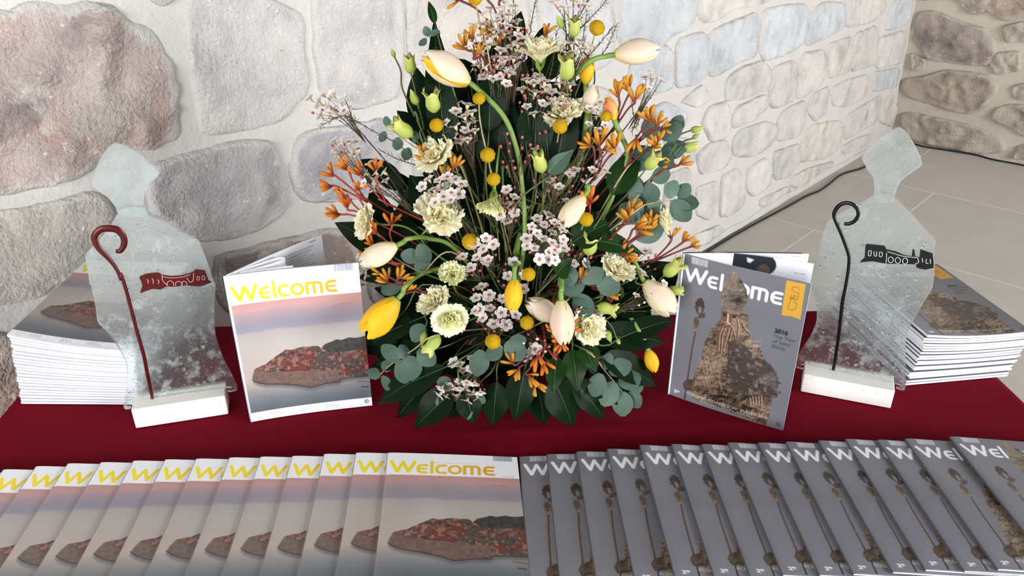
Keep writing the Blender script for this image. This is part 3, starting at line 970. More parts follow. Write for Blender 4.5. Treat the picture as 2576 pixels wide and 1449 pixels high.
def cover_island(gw, gh, ss=3):
    cv = Canvas(gw, gh, ss, (238, 239, 243))
    H, W_ = cv.H, cv.W
    v = np.linspace(0, 1, H)[:, None] + (vnoise(H, W_, 3, 4, 4) - .5) * np.array([.03]) + 0 * np.ones((1, W_))
    stops = [(.19, (228, 172, 168)), (.235, (226, 178, 176)), (.27, (196, 172, 180)), (.33, (176, 166, 180)), (.37, (172, 170, 184)), (.39, (204, 192, 190)), (.45, (206, 200, 196)), (.50, (212, 202, 196)), (.60, (216, 202, 194)), (.72, (206, 190, 180)), (.82, (150, 150, 152)), (.88, (120, 130, 138)), (.94, (110, 118, 124)), (1.0, (110, 118, 124))]
    xs_ = [s for s, _ in stops]
    sky = np.stack([np.interp(v, xs_, [c[k] for _, c in stops]) for k in range(3)], -1) / 255.0
    st = vnoise(H // 1, W_, 2, 9, 3)[:, ::-1]
    band = vnoise(H, 3, 3, 2, 1)
    sky += ((np.repeat(vnoise(60, 40, 3, 21, 3), H // 60 + 1, 0)[:H, :][:, np.linspace(0, 39, W_).astype(int)] - .5) * .06)[:, :, None]
    yy = np.arange(H) / H
    cv.img[(yy >= .19) & (yy < .935)] = sky[(yy >= .19) & (yy < .935)]
    cv.stroke([(.78, .262), (.84, .257), (.90, .256)], .0016, (226, 130, 130), .7)
    f = homog([(105, 378), (1005, 270), (300, 1352), (1115, 1230)])
    top = [(305, 1072), (308, 1040), (318, 1000), (350, 985), (392, 968), (420, 945), (460, 915), (500, 888), (525, 868), (560, 872), (640, 848), (740, 840), (765, 855), (785, 828), (840, 805), (862, 792), (900, 795), (950, 775), (985, 778), (1030, 770), (1085, 750)]
    bot = [(1110, 1022), (1040, 1035), (980, 1042), (930, 1052), (895, 1066), (890, 1078), (800, 1090), (730, 1112), (690, 1120), (630, 1110), (560, 1104), (470, 1100), (400, 1100), (350, 1092)]
    isl = f(top + bot)
    n1 = vnoise(H, W_, 20, 31, 3)
    n2 = vnoise(H, W_, 44, 32, 2)
    n3 = vnoise(H, W_, 9, 33, 3)
    C = np.array
    tex = np.ones((H, W_, 3)) * C((126, 104, 98)) / 255.0
    roof = n1 > .47
    tex[roof] = C((126, 66, 60)) / 255.0
    tex[(n3 > .56)] = C((98, 84, 80)) / 255.0
    tex[(n2 > .66)] = C((170, 118, 104)) / 255.0
    tex[(n2 < .27)] = C((74, 62, 62)) / 255.0
    tex *= (.8 + .45 * vnoise(H, W_, 120, 35, 2))[:, :, None]
    # water shade below, softly
    for k in range(10):
        sh = [(x, y + .003 * k + .004) for x, y in isl]
        cv.fill(sh, (96, 98, 106), .12)
    cv.fill(isl, tex)
    wall_t = np.ones((H, W_, 3)) * C((132, 108, 100)) / 255.0 * (.82 + .36 * vnoise(H, W_, 40, 36, 3))[:, :, None]
    cv.fill(f([(305, 1072), (315, 1005), (345, 1010), (400, 1020), (520, 1018), (640, 1010), (760, 1005), (880, 1000), (895, 1060), (800, 1088), (730, 1110), (690, 1118), (560, 1102), (400, 1098), (350, 1090)]), wall_t)
    for x in range(330, 880, 46):
        cv.stroke(f([(x, 1030 + (x % 5)), (x + 4, 1090)]), .0006, (96, 78, 74), .5)
    dark = np.ones((H, W_, 3)) * C((72, 70, 70)) / 255.0 * (.7 + .6 * vnoise(H, W_, 50, 37, 3))[:, :, None]
    cv.fill(f([(770, 858), (785, 828), (840, 805), (862, 792), (900, 795), (950, 775), (985, 778), (1030, 770), (1085, 750), (1095, 860), (1000, 855), (940, 870), (880, 880), (820, 880)]), dark)
    cv.stroke(f(bot[4:] + [(305, 1074)]), .0018, (54, 46, 48), .7)
    cv.stroke(f([(1010, 1072), (1100, 1068)]), .0012, (74, 66, 70), .8)
    cv.stroke(f([(1040, 1106), (1082, 1104)]), .0022, (62, 60, 66), .8)
    cv.stroke(f([(890, 1062), (940, 1048), (1090, 1030)]), .0022, (66, 70, 74), .8)

    rows = (yy >= .19) & (yy < .935)
    cv.img[rows] *= .83

    def gold(u):
        t = np.clip((u - .05) / .75, 0, 1)[:, None]
        return (C((244, 222, 44)) * (1 - t) + C((224, 160, 48)) * t) / 255.0
    masthead(cv, gold)
    barcode(cv, .81, .955, 0, .045, (120, 124, 140), (214, 218, 230))
    cv.text('DOBRODOSLI U DUBROVNIK   WELCOME TO DUBROVNIK   2016', .36, .083, .0016, (140, 140, 150), .8)
    cv.text('GRATIS', .868, .182, .0034, (170, 172, 184), .9, sx=1.2)
    cv.text('Broj  Number', .04, .958, .0022, (150, 150, 160), .9)
    cv.text('28', .055, .988, .0052, (236, 170, 120), .9, sx=1.2)
    for u, t1, t2, t3 in ((.155, 'PRIJEKO', 'PALACE', 'Luksuzno putovanje   After hours welcome'), (.41, 'MALA', 'BRACA', 'Ljekarna iz vremena   Old pharmacy'), (.605, 'MARKO', 'PERZONIJA', 'Povratak u Dubrovnik   Returns to Dubrovnik')):
        cv.stroke([(u - .008, .947), (u - .008, .985)], .0005, (170, 170, 178))
        cv.text(t1, u, .960, .0033, (150, 150, 160), .9, sx=1.1)
        cv.text(t2, u, .975, .0033, (150, 150, 160), .9, sx=1.1)
        cv.text(t3, u, .988, .0018, (150, 150, 160), .8)
    emblem(cv, .955, .962, .017, (96, 98, 108))
    return cv.colors()


def cover_statue(gw, gh, ss=3):
    cv = Canvas(gw, gh, ss, (114, 114, 122))
    H, W_ = cv.H, cv.W
    C = np.array
    g = (vnoise(H, W_, 3, 51, 3) - .5) * .05
    grad = np.linspace(-.012, .03, H)[:, None] + np.linspace(.03, -.02, W_)[None, :]
    cv.img += (g + grad)[:, :, None]
    masthead(cv, (236, 236, 240))
    barcode(cv, .075, .215, .006, .05, (120, 120, 128), (222, 222, 228))
    cv.text('WELCOME TO DUBROVNIK   DOBRODOSLI U DUBROVNIK', .37, .083, .0016, (90, 90, 98), .7)
    f = homog([(238, 50), (1155, 338), (108, 1115), (970, 1405)])
    # bronze: relief shaded once, as the printed photo of the statue shows it
    hgt = vnoise(H, W_, 10, 61, 5, .6)
    hgt = np.abs(hgt - .5) * 2
    h2 = vnoise(H, W_, 34, 62, 3)
    gy, gx = np.gradient(hgt + .35 * h2)
    em = np.clip((-gx * 1.0 - gy * 1.3) * 16, -1, 1)

    lowf = (vnoise(H, W_, 6, 88, 2) - .5) * .7 + np.linspace(.10, -.14, W_)[None, :]

    def bronze(base, amt, seed):
        n = vnoise(H, W_, 18, seed, 4)
        t = np.clip(.5 + em * amt * .75 + (n - .5) * .6 + lowf, 0, 1)[:, :, None]
        b = C(base) / 255.0
        return np.where(t < .5, b * (.26 + 1.48 * t), b + (C((232, 208, 184)) / 255.0 - b) * (t - .5) * 1.1) * .86
    stf = bronze((116, 96, 80), .6, 71)
    # crozier
    cv.stroke(f([(346, 560), (332, 640), (310, 740), (290, 860), (272, 980), (258, 1080), (244, 1150)]), .0026, (70, 56, 50))
    cv.stroke(f([(343, 570), (330, 640), (308, 740), (288, 860), (270, 980)]), .0008, (124, 98, 80))
    cv.fill(f(arc(338, 585, 24, 55, 0, 360, 18)), stf)
    ring_ = arc(366, 448, 36, 62, 0, 360, 30)
    ring_ = [(x + 5 * math.sin(i * 2.1), y + 5 * math.cos(i * 2.7)) for i, (x, y) in enumerate(ring_)]
    cv.fill(f(ring_), (84, 70, 66))
    cv.fill(f(ring_), stf * .75, .6)
    cv.fill(f(arc(366, 478, 12, 28, 0, 360, 14)), (140, 138, 146), .8)
    cv.fill(f([(360, 505), (405, 500), (408, 528), (385, 540), (350, 536)]), (84, 70, 66))
    # robe
    robe = [(525, 555), (490, 590), (450, 622), (425, 670), (402, 720), (385, 790), (372, 850), (345, 900), (330, 935), (312, 1000), (262, 1000), (232, 1030), (240, 1075), (300, 1090), (312, 1150), (500, 1215), (700, 1300), (850, 1360), (870, 1290), (890, 1160), (928, 1100), (935, 1030), (915, 960), (880, 905), (850, 880), (832, 850), (815, 800), (775, 745), (740, 700), (725, 640), (722, 560), (715, 525), (690, 510), (600, 500)]
    cv.fill(f(robe), bronze((134, 112, 92), .62, 72))
    rs = np.random.RandomState(8)
    for k in range(26):     # folds of the cope
        x = 360 + k * 14
        cv.stroke(f([(x + rs.uniform(-10, 10), 760 + rs.uniform(0, 160)), (x + 20, 900 + rs.uniform(0, 60)), (x + 60 + rs.uniform(-20, 40), 1060 + rs.uniform(0, 80))]), .0009, [(66, 52, 44), (206, 182, 154)][k % 2], .45)
    for k in range(14):     # scales on the shoulder
        cv.stroke(f(arc(720 + (k % 4) * 26, 720 + (k // 4) * 34, 14, 12, 0, 180, 6)), .0007, (222, 196, 170), .6)
    cv.fill(f([(300, 1000), (262, 1000), (232, 1030), (240, 1075), (300, 1088), (318, 1040)]), (66, 52, 46), .55)
    # beard and face
    cv.fill(f([(528, 490), (600, 500), (660, 530), (668, 590), (640, 640), (600, 690), (580, 740), (550, 800), (525, 832), (500, 790), (488, 720), (495, 650), (520, 600)]), bronze((150, 112, 90), .35, 73))
    for a, b, c_ in (((540, 600), (510, 660), (500, 780)), ((560, 600), (530, 680), (520, 810)), ((580, 620), (560, 700), (535, 790)), ((600, 630), (590, 690), (560, 760)), ((550, 598), (600, 610), (625, 690)), ((640, 560), (650, 620), (640, 700)), ((690, 560), (680, 620), (720, 660)), ((668, 580), (700, 640), (735, 670))):
        cv.stroke(f([a, b, c_]), .0016, (64, 46, 38), .75)
        cv.stroke(f([(p[0] + 8, p[1]) for p in (a, b, c_)]), .0012, (216, 186, 160), .7)
    cv.stroke(f([(578, 520), (572, 580), (590, 590)]), .0030, (206, 176, 150), .9)
    cv.stroke(f([(592, 525), (596, 585)]), .0012, (60, 44, 38), .8)
    cv.fill(f(arc(552, 522, 15, 10, 0, 360, 12)), (48, 36, 32))
    cv.fill(f(arc(620, 540, 16, 11, 0, 360, 12)), (48, 36, 32))
    cv.stroke(f([(530, 510), (570, 508)]), .0014, (56, 42, 36))
    cv.stroke(f([(600, 520), (650, 532)]), .0014, (56, 42, 36))
    cv.stroke(f([(545, 612), (590, 605)]), .0014, (50, 36, 32))
    cv.fill(f([(690, 515), (722, 530), (724, 600), (700, 620), (680, 570)]), bronze((120, 96, 80), .6, 74))
    # the town he holds
    city = [(575, 715), (640, 740), (700, 758), (735, 800), (765, 830), (810, 860), (855, 890), (880, 905), (905, 945), (930, 1000), (936, 1050), (928, 1110), (890, 1150), (840, 1160), (780, 1150), (700, 1120), (620, 1080), (560, 1050), (562, 960), (572, 880)]
    cv.fill(f(city), (72, 60, 56))
    r = cv.mask(f(city))
    sl, ins = r
    for k in range(150):
        x, y = rs.uniform(565, 930), rs.uniform(730, 1150)
        w1, h1 = rs.uniform(10, 34), rs.uniform(10, 34)
        q = f([(x, y), (x + w1, y + w1 * .3), (x + w1, y + h1 + w1 * .3), (x, y + h1)])
        cx, cy = int(q[0][0] * W_), int(q[0][1] * H)
        if sl[0].start <= cy < sl[0].stop and sl[1].start <= cx < sl[1].stop and ins[cy - sl[0].start, cx - sl[1].start]:
            b_ = rs.choice([44, 60, 84, 112])
            cv.fill(q, (b_ + 10, b_, b_ - 4), .8)
            cv.stroke(q[:2], .0006, (168, 146, 130), .6)
    cv.fill(f([(820, 980), (900, 960), (925, 1050), (840, 1070)]), (132, 136, 138), .35)
    for k in range(5):
        cv.stroke(f([(738 + k * 20, 1150 - k * 3), (744 + k * 20, 1205)]), .0026, (176, 146, 122), .8)
        cv.stroke(f([(748 + k * 20, 1150), (753 + k * 20, 1205)]), .0008, (50, 38, 34), .8)
    # mitre
    mit = [(612, 195), (640, 222), (665, 262), (692, 312), (708, 350), (718, 400), (708, 445), (690, 495), (664, 525), (620, 512), (560, 492), (522, 487), (520, 430), (527, 375), (545, 300), (575, 240)]
    mt = bronze((146, 130, 116), .30, 75)
    cv.fill(f(mit), mt)
    cv.stroke(f(arc(650, 400, 50, 60, 0, 300, 18)), .0010, (176, 160, 142), .35)
    cv.stroke(f(arc(655, 405, 30, 38, 40, 360, 18)), .0010, (110, 94, 82), .35)
    cv.stroke(f(arc(610, 320, 28, 34, 0, 330, 18)), .0010, (174, 158, 140), .3)
    cv.stroke(f([(522, 470), (600, 478), (664, 508)]), .0016, (92, 78, 68), .6)
    cv.stroke(f([(612, 198), (560, 320), (540, 470)]), .0008, (100, 86, 76), .5)
    # ribbon with handwritten flourish
    cv.fill(f([(985, 303), (1115, 342), (1081, 590), (1020, 562), (953, 550)]), (206, 154, 46))
    fl = [(1012, 432), (1040, 440), (1052, 420), (1036, 412), (1030, 440), (1046, 452), (1064, 440), (1070, 400), (1040, 392), (1022, 372), (1030, 352), (1060, 356), (1070, 380)]
    cv.stroke(f(fl), .0009, (124, 92, 34))
    cv.stroke(f([(1020, 410), (1014, 450), (1000, 480), (998, 512), (1030, 520), (1052, 505), (1058, 470), (1030, 462)]), .0009, (124, 92, 34))
    cv.stroke(f([(1006, 425), (1030, 432)]), .0009, (124, 92, 34))
    cv.text('2016', .80, .352, .0072, (30, 30, 34), bold=.0006)
    for k, t in enumerate(('The Year', 'of Saint', 'Blaise')):
        cv.text(t, .795, .387 + .034 * k, .0066, (44, 44, 52))
    cv.text('28', .055, .968, .0060, (240, 240, 244), sx=1.25, bold=.0004)
    cv.text('Broj  Number', .05, .946, .0016, (110, 110, 118), .8)
    cv.text('POSEBNO IZDANJE C SV. VLAHO 2016', .165, .950, .0054, (226, 224, 222), .9, sx=1.1)
    cv.text('Special Edition of the Festivity of Saint Blaise', .30, .972, .0036, (206, 200, 196), .8)
    emblem(cv, .955, .962, .017, (70, 70, 80))
    return cv.colors()


def page_text(gw, gh, seed, photo=False):
    cv = Canvas(gw, gh, 3, (240, 241, 246))
    rs = np.random.RandomState(seed)
    if photo:
        cv.fill(arc(.36, .055, .37, .125, 0, 360, 40), (34, 34, 44))
        cv.fill(arc(.30, .03, .06, .05, 0, 360, 20), (176, 164, 150))
        cv.fill(arc(.64, .10, .05, .05, 0, 360, 20), (92, 74, 60))
        cv.fill([(.50, .02), (.56, .03), (.53, .055), (.51, .05)], (226, 228, 232))
        lines = ['In the territory of the Dubrovnik', 'Diocese from Pavlovica to Lastovo, and', 'all members of their families must be', 'celebrated, full of faith and uncorrupted', 'devotion to the saint and the city.']
        for k, t in enumerate(lines):
            cv.text(t, .62, .175 + .022 * k, .0030, (120, 120, 132), .95, sx=.62)
        cv.text('11   page number', .84, .08, .0022, (90, 90, 100), .9)
    else:
        cv.stroke([(.86, .022), (.93, .022)], .0012, (70, 70, 84))
        for k in range(13):
            v = .055 + k * .019
            cv.stroke([(.42 if k > 2 else .52, v - .004), (.90 - .03 * (k % 3), v - .004)], .0013, (150, 152, 164), .8)
            cv.text('the old town walls by the sea and its people', .46, v, .0028, (132, 134, 146), .9, sx=.62)
    return cv.colors()


GW, GH = 248, 336
COL_ISL = cover_island(GW, GH)
COL_STA = cover_statue(GW, GH)


def grid_mesh(name, gw, gh, fn, colors, m):
    """fn(U, V) arrays -> (n, 3) positions; U left to right, V top to bottom"""
    U, V_ = np.meshgrid(np.linspace(0, 1, gw), np.linspace(0, 1, gh))
    P_ = fn(U.ravel(), V_.ravel()).astype(np.float32)
    me = bpy.data.meshes.new(name)
    i = np.arange((gh - 1) * (gw - 1))
    a = (i // (gw - 1)) * gw + i % (gw - 1)
    q = np.stack([a, a + gw, a + gw + 1, a + 1], 1).astype(np.int32)
    me.vertices.add(len(P_))
    me.vertices.foreach_set('co', P_.ravel())
    me.loops.add(q.size)
    me.loops.foreach_set('vertex_index', q.ravel())
    me.polygons.add(len(q))
    me.polygons.foreach_set('loop_start', np.arange(0, q.size, 4, dtype=np.int32))
    me.polygons.foreach_set('loop_total', np.full(len(q), 4, np.int32))
    me.polygons.foreach_set('use_smooth', np.ones(len(q), bool))
    me.update(calc_edges=True)
    at_ = me.color_attributes.new('Col', 'FLOAT_COLOR', 'POINT')
    c = np.ones((len(P_), 4), np.float32)
    c[:, :3] = colors
    at_.data.foreach_set('color', c.ravel())
    me.materials.append(m)
    return me


MT = 0.0042
MHF = 0.272


def flat_fn(U, V_):
    z = MT + 0.0006 * np.sin(U * 3.1) - 0.0014 * np.exp(-(U / .02))
    return np.stack([U * MW, -V_ * MHF, z], 1)


FLAT = {'island': grid_mesh('front_cover', GW, GH, flat_fn, COL_ISL, M_PRINT), 'statue': grid_mesh('front_cover', GW, GH, flat_fn, COL_STA, M_PRINT)}
V, Fc = box(.0006, MW - .0006, -MHF + .0004, -.0004, .0006, MT - .0018)
BLOCK = mesh('page_block', V, Fc, M_EDGE, smooth=False)
V, Fc = box(.0004, MW, -MHF, 0, 0, .0005)
BACK = {'island': mesh('back_cover', V, Fc, M_WHITECOVER, smooth=False), 'statue': mesh('back_cover', V, Fc, M_GREYCOVER, smooth=False)}
V, Fc = box(-.0003, .0008, -MHF, 0, 0, MT - .0012)
SPINE = {'island': mesh('spine', V, Fc, M_SPINEI, smooth=False), 'statue': mesh('spine', V, Fc, M_SPINES, smooth=False)}


def flat_magazine(kind, loc, rot, label, group):
    r = empty('magazine', loc, label, 'magazine', group)
    r.rotation_euler = rot
    obj('front_cover', FLAT[kind], r)
    obj('page_block', BLOCK, r)
    obj('back_cover', BACK[kind], r)
    obj('spine', SPINE[kind], r)
    return r


ORD = ['first', 'second', 'third', 'fourth', 'fifth', 'sixth', 'seventh', 'eighth', 'ninth', 'tenth', 'eleventh', 'twelfth', 'thirteenth', 'fourteenth', 'fifteenth', 'sixteenth', 'seventeenth', 'eighteenth', 'nineteenth', 'twentieth', 'twenty-first', 'twenty-second']


def fan(kind, px, yaws, hs, label_fn, group):
    for k, ((u, v), yw, h) in enumerate(zip(px, yaws, hs)):
        tilt = math.asin(h / MW)
        Rm = Matrix.Rotation(yw, 3, 'Z') @ Matrix.Rotation(tilt, 3, 'Y')
        zt = TC + h + MT * math.cos(tilt)
        p = onz(u, v, zt)
        loc = p - Rm @ Vector((0, 0, MT))
        flat_magazine(kind, loc, Rm.to_euler(), label_fn(k), group)


pxL = [(-155, 1194), (-75, 1187), (8, 1180), (90, 1172), (170, 1165), (253, 1162), (335, 1158), (415, 1155), (493, 1153), (577, 1150), (655, 1148), (735, 1146), (815, 1141), (895, 1138), (975, 1138)]
HS, HSR = 0.0205, 0.0222
fan('island', pxL, [math.radians(3.7)] * 15, [HS] * 14 + [HS],
    lambda k: 'sunset island magazine on top of the left fan with its whole masthead showing' if k == 14 else 'sunset island magazine in the fanned row, %s from the fully visible one' % ORD[13 - k], 'sunset island magazines fanned in a row')
pxR = [(1307, 1148), (1375, 1142), (1450, 1135), (1528, 1128), (1610, 1118), (1690, 1116), (1765, 1116), (1832, 1112), (1908, 1112), (1978, 1110), (2060, 1107), (2128, 1103), (2208, 1105), (2278, 1102), (2390, 1097)]
fan('statue', pxR, [math.radians(1.7 - .10 * max(0, k - 4)) for k in range(15)], [0.0, .0056, .0112, .0168] + [HSR] * 11,
    lambda k: 'grey statue magazine in the fanned row, %s counted from the island magazines' % ORD[k], 'grey statue magazines fanned in a row')


# ------------------------------------------------------------------ stacks
def stack(kind, n, t, front_left, front_left_top, yaw, sag, label_fn, group, jit, seed):
    rs = random.Random(seed)
    ez = Vector((math.cos(yaw), math.sin(yaw), 0))
    ev = Vector((-math.sin(yaw), math.cos(yaw), 0))
    nx = 10
    blocks = {}
    for k in range(n):
        fr = k / (n - 1)
        fl = front_left.lerp(front_left_top, fr)
        p = fl + ev * MH + ez * rs.uniform(-jit, jit) + ev * rs.uniform(-jit, jit) * .6
        r = empty('magazine', (p.x, p.y, TC + k * t), label_fn(n - 1 - k), 'magazine', group)
        r.rotation_euler = (0, 0, yaw + rs.uniform(-.006, .006))

        def zd(x, y, f=fr):
            return f * sag(x / MW, -y / MH)
        V = []
        tt = t * 1.0
        for z in (0.0003, tt - .0004):
            for j in range(5):
                for i in range(nx + 1):
                    x, y = MW * i / nx, -MH * j / 4
                    V.append((x, y, z + zd(x, y)))
        m_ = 5 * (nx + 1)
        g = grid_faces(nx + 1, 5)
        Fc = [tuple(a + m_ for a in reversed(q)) for q in g] + g
        rim = [i for i in range(nx + 1)] + [j * (nx + 1) + nx for j in range(1, 5)] + [4 * (nx + 1) + i for i in range(nx - 1, -1, -1)] + [j * (nx + 1) for j in range(3, 0, -1)]
        for a, b in zip(rim, rim[1:] + rim[:1]):
            Fc.append((a, b, b + m_, a + m_))
        obj('page_block', mesh('page_block', V, Fc, M_EDGE, smooth=False), r)
        if k < n - 1:
            Vc = [(MW * i / nx, -MH * j / 4 - (.0006 if j == 4 else 0), tt - .0003 + zd(MW * i / nx, -MH * j / 4)) for j in range(5) for i in range(nx + 1)]
            obj('front_cover', mesh('front_cover', Vc, [tuple(reversed(q)) for q in g], M_WHITECOVER if kind == 'island' else M_GREYCOVER), r)
        else:
            def fn(U, V_):
                z = np.array([tt + zd(u * MW, -v * MH) for u, v in zip(U, V_)])
                return np.stack([U * MW, -V_ * MH, z + .0004], 1)
            obj('front_cover', grid_mesh('front_cover', 180, 240, fn, COLS_SMALL[kind], M_PRINT), r)


COLS_SMALL = {'island': cover_island(180, 240, 3), 'statue': cover_statue(180, 240, 3)}
fl0 = Vector((-0.868, 1.1645, 0))
stack('island', 22, .0052, fl0, Vector((-0.852, 1.1645, 0)), math.radians(-.6), lambda u, v: .029 * max(0.0, 1 - u) ** 1.7 * (v * .9 + .1) + .030 * (1 - v),
      lambda k: 'topmost sunset island magazine of the tall stack against the pale wall' if k == 0 else 'white-edged magazine in the stack by the pale wall, %s from its top' % ORD[k], 'magazines stacked by the pale wall', .002, 3)
stack('statue', 18, .0053, Vector((.7234, 1.2236, 0)), Vector((.7385, 1.2236, 0)), math.radians(8.4), lambda u, v: .016 * (1 - u) ** 2 + .006 * u * u - .004,
      lambda k: 'topmost grey statue magazine of the stack at the table corner over the floor' if k == 0 else 'white-edged magazine in the stack at the far table corner, %s from its top' % ORD[k], 'magazines stacked at the table corner', .0035, 4)


# ------------------------------------------------------------------ standing magazines
def vsheet(name, prof, z0, z1, root, m, cols=None, nv=2, thick=0.0):
    """an upright sheet that follows the ground line prof (world points)"""
    L = root.location
    n = len(prof)
    V = [Vector((p.x, p.y, z0 + (z1 - z0) * j / (nv - 1))) - L for j in range(nv) for p in prof]
    Fc = grid_faces(n, nv)
    o = obj(name, mesh(name, V, Fc, m), root)
    if thick:
        s = o.modifiers.new('thickness', 'SOLIDIFY')
        s.thickness = thick
        s.offset = 0
    return o


def standing(kind, a, b, bulge, label):
    root = empty('magazine', a, label, 'magazine', 'magazines standing open on the table')
    d = (b - a)
    Lw = MW
    dirx = d.normalized()
    nrm = Vector((dirx.y, -dirx.x, 0))
    if nrm.y > 0: nrm = -nrm           # towards the front of the table

    def fn(U, V_):
        bl = bulge * np.sin(np.pi * U ** .8)
        P_ = np.zeros((len(U), 3))
        for k in range(2):
            P_[:, k] = dirx[k] * U * Lw + nrm[k] * bl
        P_[:, 2] = (1 - V_) * MH
        return P_
    obj('front_cover', grid_mesh('front_cover', GW, GH, fn, COL_ISL if kind == 'island' else COL_STA, M_PRINT), root)
    return root, dirx, nrm, fn


TOPZ = TC + MH
# left one: island cover, spine at its left
a, b = onz(632, 1062, TC), onz(935, 1020, TC)
rt, dx_, nr_, fn_ = standing('island', a, b, -.004, 'open sunset island magazine standing between the glass figure and the flowers')
front = [Vector((*fn_(np.array([i / 14]), np.array([1.0]))[0][:2], 0)) + a - nr_ * .0022 for i in range(15)]
vsheet('page_block', front, TC, TOPZ - .0005, rt, M_EDGE, thick=.0034)
bk = onz(808, 590, TOPZ)
bdir = (Vector((bk.x, bk.y, 0)) - Vector((a.x, a.y, 0)))
bprof = [Vector((a.x, a.y, 0)) + bdir * (i / 12) + Vector((-bdir.y, bdir.x, 0)).normalized() * (.004 * math.sin(math.pi * i / 12)) for i in range(13)]
bn = Vector((-bdir.y, bdir.x, 0)).normalized()
vsheet('page_block', [p + bn * .001 for p in bprof], TC, TOPZ - .0005, rt, M_EDGE, thick=.0036)
vsheet('back_cover', [p + bn * .0048 for p in bprof[:-1]], TC, TOPZ - .001, rt, M_BLACKCOVER, thick=.0006)
COLP = page_text(120, 160, 5)


def page_fn(prof, off):
    arr = np.array([[p.x, p.y] for p in prof])
    t = np.linspace(0, 1, len(arr))

    def fn(U, V_):
        return np.stack([np.interp(U, t, arr[:, 0]) + off.x, np.interp(U, t, arr[:, 1]) + off.y, (1 - V_) * MH], 1)
    return fn


obj('page', grid_mesh('page', 120, 160, page_fn([p - bn * .0013 - Vector((a.x, a.y, 0)) for p in bprof], Vector((0, 0, 0))), COLP, M_PRINT), rt)
for e_px, o1, o2, fe in (((716, 650), .010, .008, .2), ((737, 673), .008, -.004, .62)):
    E = onz(*e_px, TOPZ)
    S = Vector((a.x, a.y, 0)) + dx_ * .004 - nr_ * .0045
    E = Vector((E.x, E.y, 0)) - nr_ * .004
    dE = (E - S)
    sd = Vector((-dE.y, dE.x, 0)).normalized()
    prof = catmull([S, S + dE * .45 + sd * o1 * .6, S + dE * .86 + sd * o1 * .8, S + dE * 1.0 + sd * (o1 - o2) * .3, S + dE * .9 - sd * o2 * .7, S + dE * max(.55, fe) - sd * o2 * .8, S + dE * fe - sd * o2 * .3], 40)
    vsheet('curled_page', prof, TC, TOPZ - .0006, rt, M_PAPER, thick=.0008)
# right one: statue cover
a, b = onz(1680, 990, TC), onz(1968, 1083, TC)
rt, dx_, nr_, fn_ = standing('statue', a, b, .004, 'open grey statue magazine standing between the flowers and the glass figure')
front = [Vector((*fn_(np.array([i / 14]), np.array([1.0]))[0][:2], 0)) + a - nr_ * .0016 for i in range(15)]
vsheet('page_block', front, TC, TOPZ - .0005, rt, M_EDGE, thick=.0022)
A0 = Vector((a.x, a.y, 0))
for (e_px, name, th, bend) in (((2030, 638), 'page_block', .0040, .003), ((2043, 663), 'page', .0008, .016)):
    E = onz(*e_px, TOPZ)
    bd = (Vector((E.x, E.y, 0)) - A0).normalized() * MW
    nn = Vector((-bd.y, bd.x, 0)).normalized()
    prof = [A0 + bd * (i / 20) + nn * bend * math.sin(math.pi * (i / 20) ** .7) for i in range(21)]
    if name == 'page':
        obj('page', grid_mesh('page', 150, 200, page_fn([p - A0 for p in prof], Vector((0, 0, 0))), page_text(150, 200, 6, True), M_PRINT), rt)
    else:
        vsheet(name, prof, TC, TOPZ - .0005, rt, M_EDGE, thick=th)
        vsheet('back_cover', [p + nn * .003 for p in prof[:-1]], TC, TOPZ, rt, M_BLACKCOVER, thick=.0006)
        obj('page', grid_mesh('page', 100, 130, page_fn([p - nn * .0024 - A0 for p in prof], Vector((0, 0, 0))), page_text(100, 130, 7), M_PRINT), rt)


# ================================================================== GLASS FIGURES
def plate(name, pts, root, m, p0, n, thick, off=0.0, bev=.0012):
    """extruded sheet: pts are world points on the plane; grows away from the viewer"""
    n_ = n.normalized()
    V = [Vector(p) + n_ * off for p in pts] + [Vector(p) + n_ * (off - thick) for p in pts]
    k = len(pts)
    Fc = [tuple(range(k)), tuple(range(2 * k - 1, k - 1, -1))] + [(i, i + k, (i + 1) % k + k, (i + 1) % k) for i in range(k)]
    o = wobj(name, V, Fc, root, m, smooth=False)
    import bmesh
    bm = bmesh.new()
    bm.from_mesh(o.data)
    bmesh.ops.recalc_face_normals(bm, faces=bm.faces)
    bm.to_mesh(o.data)
    bm.free()
    if bev: bevel(o, bev, 2)
    return o


def smooth_poly(pts, n):
    p = pts + [pts[0]]
    c = catmull([Vector((x, y, 0)) for x, y in p], n)
    return [(q.x, q.y) for q in c[:-1]]


def ribbon_pts(pts, widths, n):
    c = catmull([Vector((x, y, 0)) for x, y in pts], n)
    ws = np.interp(np.linspace(0, 1, n + 1), np.linspace(0, 1, len(widths)), widths)
    Lp, Rp = [], []
    for i in range(n + 1):
        t = (c[min(i + 1, n)] - c[max(i - 1, 0)]).normalized()
        s = Vector((-t.y, t.x, 0)) * ws[i] / 2
        Lp.append(c[i] + s)
        Rp.append(c[i] - s)
    return Lp, Rp


def ribbon(name, pts, widths, root, m, p0, n, h, off, nn=50):
    """raised fused strip along a curve drawn on the sheet"""
    Lp, Rp = ribbon_pts(pts, widths, nn)
    n_ = n.normalized()
    V, Fc = [], []
    for l, r in zip(Lp, Rp):
        for t, hh in ((0, 0), (.15, .7), (.5, 1), (.85, .7), (1, 0)):
            q = l.lerp(r, t)
            V.append(onpl(q.x, q.y, p0, n) + n_ * (off + hh * h))
    Fc = grid_faces(5, nn + 1)
    Fc += [(0, 1, 2, 3, 4), tuple(len(V) - 1 - i for i in range(5))]
    return wobj(name, V, Fc, root, m)


